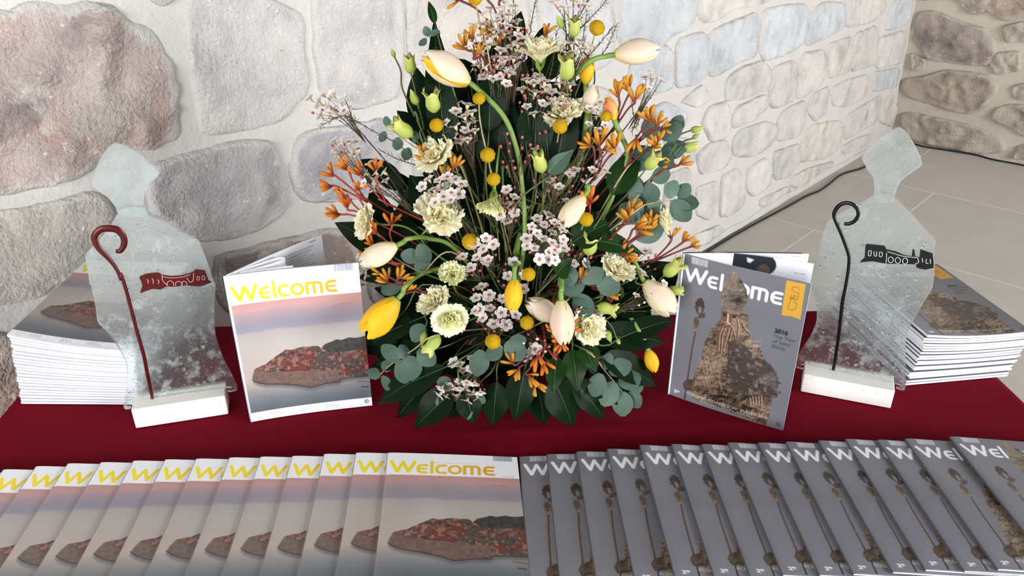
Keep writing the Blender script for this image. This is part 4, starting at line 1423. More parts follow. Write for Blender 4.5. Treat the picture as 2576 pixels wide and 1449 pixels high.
def glass_figure(base_bl, base_br, depth, bh, gl, gr, body, head, croz, cw, relief, lines, mats, label, nb, seed, bpx):
    """base_*: world front-bottom corners; gl, gr: world points of the glass line on top of the base"""
    bx = (base_br - base_bl)
    Lb = bx.length
    bx.normalize()
    by = Vector((-bx.y, bx.x, 0))
    root = empty('glass_figure', (base_bl + base_br) / 2 + by * depth / 2, label, 'sculpture', 'glass bishop figures on stone blocks')
    V = []
    for z in (0, bh):
        for y in (0, depth):
            for x in (0, Lb):
                V.append(base_bl + bx * x + by * y + ZUP * z)
    _, Fc = box(0, 1, 0, 1, 0, 1)
    bevel(wobj('stone_block', V, Fc, root, M_BLOCK, smooth=False), .0015)
    n = Vector(((gr - gl).y, -(gr - gl).x, 0)).normalized()
    if n.y > 0: n = -n
    p0 = Vector(gl)
    W_ = lambda pts: [onpl(u, v, p0, n) for u, v in pts]
    plate('glass_body', W_(body), root, M_GLASS, p0, n, .007)
    plate('glass_head', W_(head), root, M_GLASSH, p0 - n * .0065, n, .006, off=-.0072)
    ribbon('crozier', croz, [c_ * 1.2 for c_ in cw], root, mats[0], p0, n, .0022, .0001, 90)
    rel = plate('relief', W_(relief), root, mats[0], p0, n, .0012, off=.0014, bev=.0005)
    L = root.location
    V, Fc = [], []
    for ln in lines:
        pts = catmull([onpl(u, v, p0, n) + n * .0016 - L for u, v in ln], max(4, 4 * (len(ln) - 1)))
        tube(pts, .0006, 5, V, Fc)
    o = obj('relief_lines', mesh('relief_lines', V, Fc, mats[1]), rel)
    # bubbles trapped in the sheet, standing proud of it
    rs = random.Random(seed)
    import bmesh
    bm = bmesh.new()
    tot = 0
    poly = body
    xs_, ys_ = [p[0] for p in poly], [p[1] for p in poly]

    def inside(x, y):
        c = False
        for i in range(len(poly)):
            ax, ay = poly[i]
            bx_, by_ = poly[i - 1]
            if (ay > y) != (by_ > y) and x < (bx_ - ax) * (y - ay) / (by_ - ay) + ax: c = not c
        return c
    while tot < nb:
        x, y = rs.uniform(min(xs_), max(xs_)), rs.uniform(min(ys_), max(ys_))
        if not inside(x, y): continue
        if rs.random() > .25 + .75 * (y - min(ys_)) / (max(ys_) - min(ys_)): continue
        big = tot < bpx
        r = rs.uniform(.0014, .0034) if big else rs.uniform(.0005, .0013)
        c = onpl(x, y, p0, n) + n * (.0002) - L
        bmesh.ops.create_uvsphere(bm, u_segments=10 if big else 6, v_segments=6 if big else 4, radius=r, matrix=Matrix.Translation(c) @ basis(n).to_4x4() @ Matrix.Diagonal((1, 1, .55, 1)))
        tot += 1
    me = bpy.data.meshes.new('bubbles')
    bm.to_mesh(me)
    bm.free()
    me.polygons.foreach_set('use_smooth', [True] * len(me.polygons))
    me.materials.append(M_BUBBLE)
    tag(obj('bubbles', me, root), kind='stuff')
    return root


def A1(p): return [(180 + x * .2622, 340 + y * .2622) for x, y in p]
def A2(p): return [(180 + x * .2899, 680 + y * .2899) for x, y in p]
def B1(p): return [(1980 + x * .2415, 310 + y * .2415) for x, y in p]
def B2(p): return [(1980 + x * .2692, 660 + y * .2692) for x, y in p]
def B3(p): return [(1960 + x * .5247, 300 + y * .5247) for x, y in p]


GH_ = TC
bl, br = onz(342, 1078, TC), onz(575, 1042, TC)
bodyL = A1([(455, 725), (520, 692), (640, 690), (700, 705), (745, 780), (880, 822), (1000, 895), (1100, 955), (1190, 1000), (1218, 1020), (1240, 1080), (1290, 1200), (1340, 1340)]) + \
    A2([(1215, 60), (1248, 130), (1246, 200), (1240, 300), (1238, 400), (1243, 520), (1265, 640), (1310, 760), (1350, 840), (1385, 910), (1420, 980), (1436, 1042), (1350, 1056), (1330, 1022), (538, 1142), (520, 1198), (458, 1202), (455, 1150), (468, 1060), (483, 960), (484, 880), (470, 800), (450, 755), (400, 665), (330, 560), (280, 505), (235, 458), (220, 420), (210, 340), (195, 250), (178, 180), (165, 110)]) + \
    A1([(175, 1440), (160, 1330), (140, 1210), (136, 1150), (200, 1078), (290, 980), (375, 870)])
headL = A1([(400, 92), (350, 130), (300, 185), (260, 255), (222, 340), (200, 410), (184, 492), (240, 550), (290, 585), (335, 615), (380, 665), (415, 710), (440, 770), (560, 800), (720, 790), (690, 700), (690, 620), (705, 555), (735, 495), (775, 455), (825, 410), (830, 370), (785, 320), (735, 285), (650, 200), (560, 150), (480, 110)])
crozL = A1([(425, 1112), (468, 1110), (500, 1060), (505, 1000), (480, 945), (430, 905), (350, 895), (280, 905), (225, 955), (222, 1010), (262, 1085), (330, 1155), (395, 1230), (445, 1310), (478, 1390)]) + A2([(425, 30), (455, 110), (482, 200), (505, 290), (535, 400), (565, 520), (600, 640), (632, 760), (655, 880), (680, 1000), (702, 1112)])
relL = A2([(588, 58), (600, 44), (640, 28), (700, 20), (755, 16), (780, 34), (860, 48), (940, 42), (1020, 22), (1055, 8), (1075, -12), (1155, -2), (1172, 40), (1185, 80), (1216, 102), (1160, 125), (1110, 138), (1050, 134), (1000, 128), (900, 140), (820, 140), (775, 165), (700, 160), (640, 180), (596, 200), (604, 165), (616, 130), (604, 95)])
linL = [A2(l) for l in ([(785, 38), (795, 90), (840, 132)], [(790, 50), (860, 62), (960, 54), (1030, 34)], [(832, 130), (834, 98), (862, 88), (885, 108), (888, 134)], [(905, 132), (905, 104), (930, 92), (955, 104), (956, 130)], [(960, 130), (962, 98), (985, 92), (1000, 108), (1000, 128)], [(1060, 20), (1056, 80), (1030, 100), (1000, 60)], [(1092, 50), (1090, 78), (1108, 80), (1112, 56), (1092, 50)], [(1135, 44), (1135, 74), (1155, 76), (1156, 50), (1135, 44)], [(655, 75), (668, 90), (662, 110)], [(700, 66), (712, 90), (708, 114)], [(745, 76), (760, 92), (752, 114)])]
glass_figure(bl, br, .044, .0385, onz(336, 1010, .79), onz(567, 976, .79), smooth_poly(bodyL, 150), smooth_poly(headL, 90), crozL, [8, 14, 15, 14, 15, 12, 8, 8, 8, 8, 8, 8, 7], relL, linL, (M_REDGLASS, M_LINE_R),
             'clear bubbly glass figure with dark red crozier and red relief, on a white stone block', 560, 5, 80)
bl, br = onz(2014, 985, TC), onz(2240, 1028, TC)
bodyR = B1([(905, 752), (960, 735), (1055, 738), (1130, 790), (1250, 908), (1330, 990), (1400, 1068), (1480, 1150), (1545, 1222), (1536, 1300), (1532, 1380)]) + \
    B2([(1376, 70), (1370, 150), (1356, 240), (1310, 320), (1250, 420), (1205, 500), (1168, 565), (1140, 620), (1120, 685), (1108, 760), (1104, 850), (1106, 960), (1110, 1080), (1100, 1196), (1015, 1180), (1010, 1140), (180, 965), (150, 1000), (80, 984), (84, 940), (96, 895), (130, 830), (180, 755), (226, 678), (255, 610), (272, 555), (278, 480), (265, 380), (245, 280), (220, 190), (230, 100)]) + \
    B1([(300, 1440), (330, 1330), (352, 1230), (372, 1150), (395, 1080), (412, 1040), (440, 1012), (560, 940), (650, 892), (740, 848), (830, 800)])
headR = B1([(1165, 54), (1085, 92), (1020, 128), (960, 166), (905, 215), (850, 270), (800, 335), (776, 382), (786, 415), (805, 445), (830, 500), (852, 535), (892, 582), (902, 640), (908, 700), (905, 790), (1000, 850), (1100, 830), (1122, 760), (1142, 700), (1162, 655), (1185, 618), (1240, 572), (1300, 530), (1342, 498), (1385, 470), (1405, 445), (1398, 410), (1385, 360), (1355, 300), (1325, 240), (1280, 165), (1240, 115), (1200, 75)])
crozR = B3([(312, 500), (330, 502), (355, 493), (374, 472), (380, 445), (366, 420), (345, 405), (318, 401), (290, 412), (270, 436), (263, 462), (272, 492), (292, 535), (310, 580), (326, 625), (335, 660), (333, 710), (326, 760), (316, 815), (305, 870), (298, 930), (290, 1000), (281, 1070), (272, 1130), (258, 1210)])
relR = B3([(386, 686), (398, 672), (410, 662), (412, 630), (414, 600), (425, 596), (505, 605), (514, 622), (560, 632), (600, 650), (636, 656), (640, 622), (648, 622), (652, 656), (674, 660), (676, 622), (736, 642), (741, 690), (740, 712), (700, 720), (676, 716), (655, 708), (660, 694), (600, 694), (560, 692), (515, 692), (490, 688), (450, 680), (420, 682)])
linR = [B3(l) for l in ([(515, 640), (515, 665), (512, 690)], [(518, 632), (560, 645), (600, 656), (665, 662)], arc(535, 672, 12, 14, 0, 360, 12), arc(569, 675, 12, 14, 0, 360, 12), arc(604, 678, 12, 14, 0, 360, 12), [(430, 628), (428, 650), (438, 652), (442, 630), (430, 628)], [(455, 632), (456, 650), (466, 654), (468, 632)], [(482, 634), (480, 654), (492, 656), (494, 638), (482, 634)], [(665, 664), (668, 684), (652, 690)], [(686, 664), (688, 684)], [(706, 668), (704, 686), (716, 690)], [(724, 668), (726, 690)])]
glass_figure(bl, br, .050, .0372, onz(2028, 917, .788), onz(2252, 966, .788), smooth_poly(bodyR, 150), smooth_poly(headR, 90), crozR, [7, 8, 8, 8, 9, 7, 8, 7, 7, 8, 7, 7], relR, linR, (M_BLACKGLASS, M_LINE_B),
             'clear bubbly glass figure with black crozier and black relief, on a white stone block', 540, 6, 95)


# ================================================================== THE BOUQUET
AXY = 1.285


def front_y(u, v):
    yf = float(np.interp(v, [-50, 0, 300, 600, 900, 1000, 1090], [1.245, 1.24, 1.18, 1.125, 1.085, 1.075, 1.07]))
    hw = float(np.interp(v, [-60, 0, 100, 250, 400, 550, 700, 850, 1000, 1080], [190, 230, 380, 500, 520, 520, 500, 470, 420, 340]))
    s = min(1.0, abs(u - 1290) / hw)
    y = yf + (AXY - yf) * (1 - math.sqrt(max(0.0, 1 - s * s)))
    if v > 800: y = min(y, onz(u, v, TC + .004).y)
    return y


def P(u, v, dy=0.0):
    return ony(u, v, front_y(u, v) + dy)


def px2m(p):
    return (p.y * CP - (p.z - CAMZ) * SP) / FPX


UPV = Vector((0, SP, CP))
TOCAM = Vector((0, -CP, SP))


def dir3(ang, tilt):
    a, t = math.radians(ang), math.radians(tilt)
    return (Vector((math.cos(a), 0, 0)) + UPV * math.sin(a)) * math.cos(t) + TOCAM * math.sin(t)


def foot(rs=R):
    return Vector((rs.uniform(-.055, .055), AXY + rs.uniform(-.05, .045), TC + .070 + rs.uniform(0, .01)))


# the low dish with wet foam every stem is pushed into
dish = empty('flower_dish', (0, AXY, TC), 'low black dish of green floral foam hidden under the flowers', 'dish')
V, Fc = [], []
prof = [(.0, .0), (.070, .0), (.085, .03), (.088, .034), (.084, .034), (.069, .004), (0, .004)]
for r_, z in prof:
    for k in range(28):
        a_ = 2 * math.pi * k / 28
        V.append(Vector((r_ * math.cos(a_), r_ * math.sin(a_), z)))
obj('bowl', mesh('bowl', V, grid_faces(28, len(prof), 0, True), M_DISH), dish)
V, Fc = box(-.056, .056, -.046, .046, .005, .082)
bevel(obj('foam', mesh('foam', V, Fc, M_FOAM, smooth=False), dish), .012, 3)


def add_stem(root, pts, r0, r1, m, name='stem', nseg=6, n=None):
    n = n or max(8, 5 * len(pts))
    c = catmull(pts, n)
    V, Fc = tube(c, [r0 + (r1 - r0) * i / n for i in range(n + 1)], nseg)
    return wobj(name, V, Fc, root, m)


def auto_stem(f, head, d, pull=.35):
    L = (head - f).length
    return [f, f.lerp(head, .35) + Vector((0, 0, .10 * L)), head - d * (pull * L * .55), head]


def put(name, me, root, head, M3, s=1.0):
    o = obj(name, me, root)
    S = Matrix.Diagonal((s, s, s)) if not hasattr(s, '__len__') else Matrix.Diagonal(s)
    o.matrix_local = Matrix.Translation(head - root.location) @ (M3 @ S).to_4x4()
    return o


# ------------------------------------------------------------------ petals and heads (shared meshes)
def colmix(a, b, t):
    return tuple(a[i] + (b[i] - a[i]) * t for i in range(3))


def tulip_petal(kind, opening=0.0):
    V, C = [], []
    n = 9
    for j in range(n):
        t = j / (n - 1)
        rad = .285 * math.sin(math.pi * (.07 + .845 * t)) ** .72 + opening * t * t * .16
        if t == 0: rad = .10
        wv = 1.18 * math.sin(math.pi * min(1, .13 + .80 * t)) ** .62
        for i in range(n):
            a = -1 + 2 * i / (n - 1)
            ph = a * wv
            rr = rad * (1 + .06 * a * a * t - .03 * math.exp(-(a / .2) ** 2) * t)
            V.append((rr * math.cos(ph), rr * math.sin(ph), t * (1 - .11 * a * a * t ** 3)))
            streak = math.exp(-(a / .42) ** 2) * math.sin(math.pi * min(1, t * 1.05)) ** .6
            if kind == 'white':
                c = colmix((240, 229, 206), (234, 192, 180), .45 * streak)
                c = colmix(c, (244, 226, 150), .5 * max(0, abs(a) - .7) / .3)
                c = colmix((226, 216, 150), c, min(1, t * 6))
            elif kind == 'yellow':
                c = colmix((248, 206, 40), (236, 170, 40), .6 * streak)
                c = colmix((190, 180, 60), c, min(1, t * 6))
            else:
                c = colmix((250, 190, 92), (236, 124, 118), .9 * streak)
                c = colmix((250, 206, 60), c, min(1, t * 3))
            C.append(lin(c))
    return mesh('petal', V, grid_faces(n, n), M_PETAL, C)


TPET = {(k, o): tulip_petal(k, o) for k in ('white', 'yellow', 'coral') for o in (0.0, 0.55)}


def tulip(base, tip, ddepth, kind, stem, label, opening=0.0, dy=0.0, roll=0.3, slit=None, sink=.045):
    b = P(*base, dy)
    d0 = P(*tip, dy) - b
    t = b + (ony(*tip, b.y + ddepth) - b)
    d = (t - b)
    L = d.length
    d.normalize()
    f = foot()
    root = empty('tulip', f, label, 'flower', 'tulips in the bouquet')
    M3 = basis(d, roll)
    if slit:                       # two outer petals stand apart and show a yellow inner one
        q = basis(d).transposed() @ slit
        M3 = basis(d, math.atan2(q.y, q.x) - math.pi / 3)
    for k in range(6):
        inner = k % 2
        da = {0: -.17, 2: .17}.get(k, 0) if slit else 0
        put('petal', TPET[('yellow' if slit and k == 1 else kind, opening)], root, b, M3 @ Matrix.Rotation(k * math.pi / 3 + .1 * inner * (not slit) + da, 3, 'Z'), ((.93, .93, .99) if inner else (1, 1, 1)) and (L * (.92 if inner else 1.0), L * (.92 if inner else 1.0), L * (.99 if inner else 1.0)))
    pts = [f] + [P(*q, dy + .006 + sink * i_) for i_, q in reversed(list(enumerate(stem)))] + [b - d * .012, b + d * .004] if stem else auto_stem(f, b, d)
    add_stem(root, pts, .0034, .0042, M_STEMG, nseg=8, n=40)
    return root


tulip((1178, 208), (1064, 136), -.012, 'white', [(1262, 285), (1296, 360), (1312, 450), (1318, 620)], 'large cream tulip at upper left with yellow slit and long arching stem', slit=TOCAM * .75 + dir3(230, 0) * .7, sink=.004)
tulip((1547, 138), (1660, 122), .0, 'white', [(1480, 158), (1420, 230), (1380, 420)], 'cream tulip with pink stripe standing out sideways at upper right against the wall', dy=-.01, roll=.5)
tulip((1478, 285), (1494, 212), .01, 'white', [], 'half hidden pale tulip with blunt top beside the coral tulip', dy=.02)
tulip((1546, 302), (1526, 244), .01, 'coral', [(1562, 340), (1578, 380), (1572, 420), (1540, 480), (1520, 540)], 'coral pink and yellow tulip with a looping stem at the right of the bouquet', dy=.0, sink=.006)
tulip((1474, 212), (1476, 144), .01, 'yellow', [], 'orange yellow tulip behind the green bud at upper right', opening=.55, dy=.03)
tulip((1468, 494), (1415, 566), -.02, 'white', [(1476, 470), (1460, 520)], 'pale pink tulip hanging down beside a yellow ball right of centre', opening=.55, dy=-.012)
tulip((997, 618), (905, 664), -.02, 'white', [(1030, 600), (1080, 600), (1160, 640)], 'cream tulip on its side at the left edge above the island magazine', dy=-.015)
tulip((1000, 752), (918, 842), -.025, 'yellow', [(1020, 720), (1060, 690), (1130, 672), (1200, 690)], 'wide open yellow tulip with green streak next to the standing island magazine', opening=.55, dy=-.02, roll=0.0)
tulip((1294, 702), (1290, 784), -.02, 'yellow', [(1296, 670), (1300, 640), (1304, 600)], 'yellow tulip hanging head down at the centre of the bouquet', opening=0.0, dy=-.01)
tulip((1404, 800), (1326, 758), -.01, 'white', [], 'pink white tulip lying behind the hanging one at lower centre', dy=.012)
tulip((1412, 756), (1418, 868), -.03, 'white', [(1413, 720), (1411, 660), (1408, 600)], 'large pink white tulip hanging head down in front at lower centre', dy=-.02, roll=.2)
tulip((1622, 708), (1694, 786), -.02, 'white', [], 'pale pink tulip opening beside the standing grey magazine', opening=.55, dy=.0)
tulip((1630, 880), (1648, 936), -.01, 'yellow', [(1606, 832), (1570, 770), (1540, 720)], 'small yellow tulip head touching the red cloth near the grey magazine', dy=.0)


def fan_petal(e0, e1, width, ruf, base, edge, nlen=1.0, ni=15, nj=8):
    V, C = [], []
    x = z = 0.0
    for j in range(nj):
        t = j / (nj - 1)
        e = math.radians(e0 + (e1 - e0) * t)
        if j:
            x += nlen / (nj - 1) * math.cos(e)
            z += nlen / (nj - 1) * math.sin(e)
        wv = width * (t ** .75) * (1.0 if t < .8 else 1.0 - .9 * (t - .8) ** 1.4)
        for i in range(ni):
            a = -1 + 2 * i / (ni - 1)
            w2 = ruf * t ** 2.2 * (math.sin(a * 8.5 + 1) + .7 * math.sin(a * 15 + 2.3))
            cup = .30 * a * a * wv
            n_ = (-math.sin(e), math.cos(e))
            xx = x + n_[0] * (w2 + cup)
            zz = z + n_[1] * (w2 + cup)
            edgej = 1 + .05 * math.sin(a * 19) * (t > .95) - .16 * a * a * t
            V.append((xx * edgej, a * wv * (1 - .15 * a * a), zz * edgej))
            C.append(lin(colmix(base, edge, min(1, t * 1.5))))
    return mesh('petal', V, grid_faces(ni, nj), M_PETAL, C)


LCR = [fan_petal(66, 12, .66, .05, (224, 222, 158), (248, 242, 212)), fan_petal(84, 40, .60, .06, (228, 225, 168), (248, 242, 212), .92), fan_petal(96, 66, .50, .065, (224, 219, 146), (247, 240, 204), .8)]
LGR = [fan_petal(74, 28, .60, .045, (184, 196, 104), (232, 233, 176)), fan_petal(86, 50, .56, .055, (188, 198, 104), (234, 235, 182), .92), fan_petal(96, 72, .46, .055, (190, 196, 96), (236, 235, 180), .8)]
CEN = None


def lathe(prof, n=12):
    V = []
    for r_, z in prof:
        for k in range(n):
            V.append((r_ * math.cos(2 * math.pi * k / n), r_ * math.sin(2 * math.pi * k / n), z))
    return V, grid_faces(n, len(prof), 0, True)


V, Fc = lathe([(.001, 0), (.05, .05), (.09, .18), (.08, .30), (.05, .36), (.001, .38)], 8)
M_CENT = mat('yellow_green_centre', (196, 176, 52), rough=.7, nscale=200, namt=.3)
CEN = mesh('flower_center', V, Fc, M_CENT)
V, Fc = [], []
for k in range(5):
    a_ = 2 * math.pi * k / 5
    b_ = len(V)
    for j in range(4):
        t = j / 3
        for s_ in (-1, 0, 1):
            w_ = .11 * (1 - t) ** .8
            r_ = .10 + .22 * math.sin(t * 1.4)
            V.append((r_ * math.cos(a_) - s_ * w_ * math.sin(a_), r_ * math.sin(a_) + s_ * w_ * math.cos(a_), -.02 + t * .55))
    Fc += grid_faces(3, 4, b_)
V2, F2 = lathe([(.03, -.14), (.08, -.08), (.13, 0), (.12, .05)], 8)
Fc += [tuple(i + len(V) for i in q) for q in F2]
V += V2
CALYX = mesh('calyx', V, Fc, M_STEMG)


def lisianthus(c, rpx, ang, tilt, label, pal=LCR, dy=0.0, counts=(7, 7, 6), squeeze=1.0):
    p = P(*c, dy)
    r_ = rpx * px2m(p)
    d = dir3(ang, tilt)
    f = foot()
    root = empty('lisianthus', f, label, 'flower', 'ruffled lisianthus in the bouquet')
    M3 = basis(d, R.uniform(0, 6))
    base = p - d * r_ * .45
    s = r_ * 1.24
    for ring_, cnt in enumerate(counts):
        for k in range(cnt):
            a_ = 2 * math.pi * (k + .5 * ring_) / cnt + R.uniform(-.12, .12)
            q = s * R.uniform(.92, 1.06)
            put('petal', pal[ring_], root, base, M3 @ Matrix.Rotation(a_, 3, 'Z') @ Matrix.Rotation(R.uniform(-.12, .12), 3, 'Y'), (q * squeeze, q * squeeze, q))
    put('flower_center', CEN, root, base, M3, s)
    put('calyx', CALYX, root, base - d * .05 * s, M3, s * .8)
    add_stem(root, auto_stem(f, base - d * s * .1, d), .0019, .0017, M_STEMG, n=24)
    return root


lisianthus((1357, 136), 66, 92, 24, 'cream ruffled lisianthus in side view at the top centre of the bouquet', squeeze=.9)
lisianthus((1416, 288), 58, 100, 48, 'full cream lisianthus behind a yellow ball right of the top', dy=.012)
lisianthus((1098, 392), 56, 140, 50, 'cream lisianthus behind orange paws at upper left', dy=.0)
lisianthus((1103, 545), 62, 50, 55, 'large cream lisianthus with open green eye at the left of centre', dy=-.008)
lisianthus((926, 558), 46, 170, 35, 'cream lisianthus behind orange paws at the left edge', dy=.0)
lisianthus((1240, 506), 50, 262, 18, 'greenish lisianthus nodding below the chain of yellow balls', pal=LGR, squeeze=.85, dy=-.01)
lisianthus((1137, 693), 40, 100, 62, 'small creamy green lisianthus above the two lower left ones', pal=[LGR[0], LCR[1], LGR[2]])
lisianthus((1094, 762), 46, 130, 45, 'cream lisianthus tucked behind the pale green one at lower left', dy=.012)
lisianthus((1130, 800), 44, 300, 62, 'pale yellow lisianthus with brown eye at lower left', dy=-.006, pal=[LCR[0], LGR[1], LGR[2]])
lisianthus((1474, 822), 52, 20, 55, 'cream lisianthus beside the big hanging tulip at lower right', dy=-.004)
lisianthus((1548, 682), 50, 60, 40, 'cream lisianthus behind a grey green leaf at the right', dy=-.006)
lisianthus((1662, 555), 42, 10, 20, 'cream lisianthus half hidden by eucalyptus at the right edge', dy=.004)


# ------------------------------------------------------------------ green buds
def bud_mesh(flare):
    n = 20
    prof = [(.10, 0), (.22, .08), (.31, .24), (.33, .42), (.29, .60), (.27, .72), (.30 + .1 * flare, .86), (.36 + .22 * flare, 1.0)]
    V, C = [], []
    for j, (r_, z) in enumerate(prof):
        t = j / (len(prof) - 1)
        for k in range(n):
            a_ = 2 * math.pi * k / n
            lob = math.cos(5 * a_ + 1.2 * t)
            rr = r_ * (1 + .09 * lob * t)
            zz = z + (.11 * lob * max(0, t - .7) / .3)
            V.append((rr * math.cos(a_ + .5 * t), rr * math.sin(a_ + .5 * t), zz))
            C.append(lin(colmix((168, 186, 84), (226, 226, 140), t ** 1.3)))
    Fc = grid_faces(n, len(prof), 0, True)
    for k in range(n):      # the twisted inner lip
        V.append((.12 * math.cos(2 * math.pi * k / n), .12 * math.sin(2 * math.pi * k / n), .74))
        C.append(lin((196, 200, 104)))
    b_ = (len(prof) - 1) * n
    for k in range(n):
        Fc.append((b_ + k, b_ + (k + 1) % n, b_ + n + (k + 1) % n, b_ + n + k))
    return mesh('corolla', V, Fc, M_PETAL, C)


def shut_mesh():
    n = 12
    prof = [(.12, 0), (.25, .12), (.30, .3), (.25, .52), (.14, .75), (.06, .92), (.01, 1.0)]
    V, C = [], []
    for j, (r_, z) in enumerate(prof):
        t = j / 6
        for k in range(n):
            a_ = 2 * math.pi * k / n + t * 1.2
            rr = r_ * (1 + .08 * math.cos(3 * a_))
            V.append((rr * math.cos(a_), rr * math.sin(a_), z))
            C.append(lin(colmix((146, 166, 76), (206, 212, 116), t)))
    return mesh('corolla', V, grid_faces(n, 7, 0, True), M_PETAL, C)


BUDO, BUDF, BUDS = bud_mesh(-.2), bud_mesh(.25), shut_mesh()


def bud(base, tip, me, label, dy=0.0, stem=None, dd=-.005):
    b = P(*base, dy)
    t = ony(*tip, b.y + dd)
    d = t - b
    L = d.length
    d.normalize()
    f = foot()
    root = empty('lisianthus_bud', f, label, 'flower bud', 'green lisianthus buds in the bouquet')
    wd = L * (1.0 if me is not BUDS else .9)
    M3 = basis(d, R.uniform(0, 6))
    put('corolla', me, root, b, M3, (wd, wd, L))
    put('calyx', CALYX, root, b, M3, L * .75)
    pts = [f] + [P(*q, dy + .01) for q in reversed(stem)] + [b] if stem else auto_stem(f, b - d * L * .08, d)
    add_stem(root, pts, .0016, .0012, M_STEMD, n=26)


bud((1036, 342), (990, 308), BUDF, 'pale green bell bud at the left under the cream tulip, tip to the left', stem=[(1062, 372), (1090, 430)])
bud((1092, 284), (1084, 230), BUDF, 'yellow green bell bud standing above the left yellow ball')
bud((1034, 184), (1029, 141), BUDO, 'green bud on a bare stalk against the wall, upper left', stem=[(1050, 250), (1066, 320), (1082, 400)])
bud((1050, 262), (1032, 224), BUDS, 'closed green bud halfway down the bare stalk at upper left', stem=[(1062, 300), (1076, 360)])
bud((992, 142), (985, 122), BUDS, 'tiny closed bud at the tip of the bare stalk, far upper left', stem=[(1008, 178), (1012, 222), (1042, 290), (1066, 340)])
bud((1426, 200), (1426, 144), BUDF, 'plump yellow green bud under the tulip at the top right', dy=-.006)
bud((1444, 92), (1446, 48), BUDF, 'pale green bud with parted tips near the top of the bouquet')
bud((1416, 70), (1400, 38), BUDS, 'slim closed bud left of the parted pale green bud at the top')
bud((1364, 432), (1352, 386), BUDO, 'pale green urn bud in front of the dark twigs at the centre', dy=-.006, stem=[(1366, 470), (1364, 540)])
bud((1626, 424), (1656, 388), BUDF, 'pale green star bud at the right edge', dy=-.006)
bud((1716, 374), (1756, 366), BUDO, 'green bud pointing right from the right edge', stem=[(1690, 384), (1660, 420), (1620, 470)])
bud((1738, 328), (1772, 320), BUDS, 'closed bud on a fine stalk, highest on the right', stem=[(1710, 340), (1690, 366), (1668, 410)])
bud((1742, 348), (1762, 336), BUDS, 'tiny bud between the two larger ones on the right', stem=[(1720, 356), (1700, 376), (1670, 416)])
bud((1480, 640), (1490, 594), BUDF, 'pale green bud on dark leaves at the right of centre', dd=-.004)
bud((1672, 692), (1712, 660), BUDF, 'fringed pale green bud touching the grey magazine', dy=-.004)
bud((1678, 732), (1718, 732), BUDO, 'slim green bud pointing at the grey magazine', stem=[(1640, 728), (1600, 712), (1570, 712)], dy=-.01)
bud((1504, 770), (1550, 782), BUDF, 'pale green bell bud at lower right above the cream lisianthus', dy=-.006)
bud((1104, 846), (1074, 884), BUDF, 'pale green bud hanging under the lower left lisianthus', dy=-.006)
bud((1068, 836), (1060, 872), BUDS, 'slim closed bud hanging left of the lower left bud', stem=[(1074, 812), (1090, 790)], dy=-.006)
bud((1524, 832), (1538, 864), BUDS, 'small green bud dangling at lower right', stem=[(1510, 806), (1478, 792), (1440, 780)], dy=-.006)
bud((1552, 852), (1560, 874), BUDS, 'smallest green bud dangling at lower right, end of the fork', stem=[(1536, 818), (1512, 800), (1470, 788)], dy=-.006)


# ------------------------------------------------------------------ yellow balls
def crasp_mesh():
    import bmesh
    bm = bmesh.new()
    bmesh.ops.create_icosphere(bm, subdivisions=4, radius=1.0)
    n = 420
    pts = np.array([[math.sin(a_) * math.cos(b_), math.sin(a_) * math.sin(b_), math.cos(a_)] for a_, b_ in ((math.acos(1 - 2 * (i + .5) / n), math.pi * (1 + 5 ** .5) * i) for i in range(n))])
    for v in bm.verts:
        c = np.array(v.co)
        d = np.sqrt(((pts - c) ** 2).sum(1).min())
        v.co *= .90 + .12 * math.exp(-(d / .055) ** 2)
    me = bpy.data.meshes.new('flower_head')
    bm.to_mesh(me)
    bm.free()
    me.polygons.foreach_set('use_smooth', [True] * len(me.polygons))
    me.materials.append(M_CRASP)
    return me


CRASP = crasp_mesh()


def craspedia(c, r_, label, dy=-.012, stem=None):
    p = P(*c, dy)
    rr = r_ * px2m(p)
    f = foot()
    d = ((p - f).normalized() + TOCAM * .4).normalized()
    root = empty('craspedia', f, label, 'flower', 'yellow ball flowers in the bouquet')
    put('flower_head', CRASP, root, p, basis(d, R.uniform(0, 6)), (rr, rr, rr * R.uniform(.92, 1.0)))
    pts = [f] + [P(*q, dy + .015) for q in reversed(stem)] + [p] if stem else auto_stem(f, p, d)
    add_stem(root, pts, .0012, .0011, M_STEMT, n=26)


craspedia((1502, 70), 21, 'yellow ball flower standing highest, beside bare needle twigs at the top')
craspedia((1195, -6), 20, 'yellow ball flower cut by the top edge of the picture', stem=[(1207, 60), (1222, 110), (1236, 180)])
craspedia((1205, 248), 17, 'yellow ball flower under the arch of the big cream tulip', stem=[(1206, 290), (1214, 340), (1226, 390)])
craspedia((1098, 315), 18.5, 'yellow ball flower left of the white waxflower cone at upper left', stem=[(1110, 340), (1140, 400)])
craspedia((1409, 318), 20, 'yellow ball flower in front of the full cream lisianthus')
craspedia((1524, 293), 15, 'yellow ball flower half hidden beside the coral tulip', dy=-.008)
craspedia((1227, 390), 20, 'yellow ball flower in the upper middle, above another ball')
craspedia((1242, 451), 18, 'yellow ball flower directly above the nodding greenish lisianthus')
craspedia((1183, 608), 22, 'large yellow ball flower left of centre beside a white waxflower')
craspedia((1475, 552), 19, 'yellow ball flower touching the hanging pale pink tulip', dy=-.02)
craspedia((1330, 690), 18.5, 'yellow ball flower right above the hanging yellow tulip')
craspedia((1326, 812), 19, 'yellow ball flower left of the big hanging tulip low in the bouquet')
craspedia((1240, 859), 21, 'lowest yellow ball flower, above a round grey leaf')


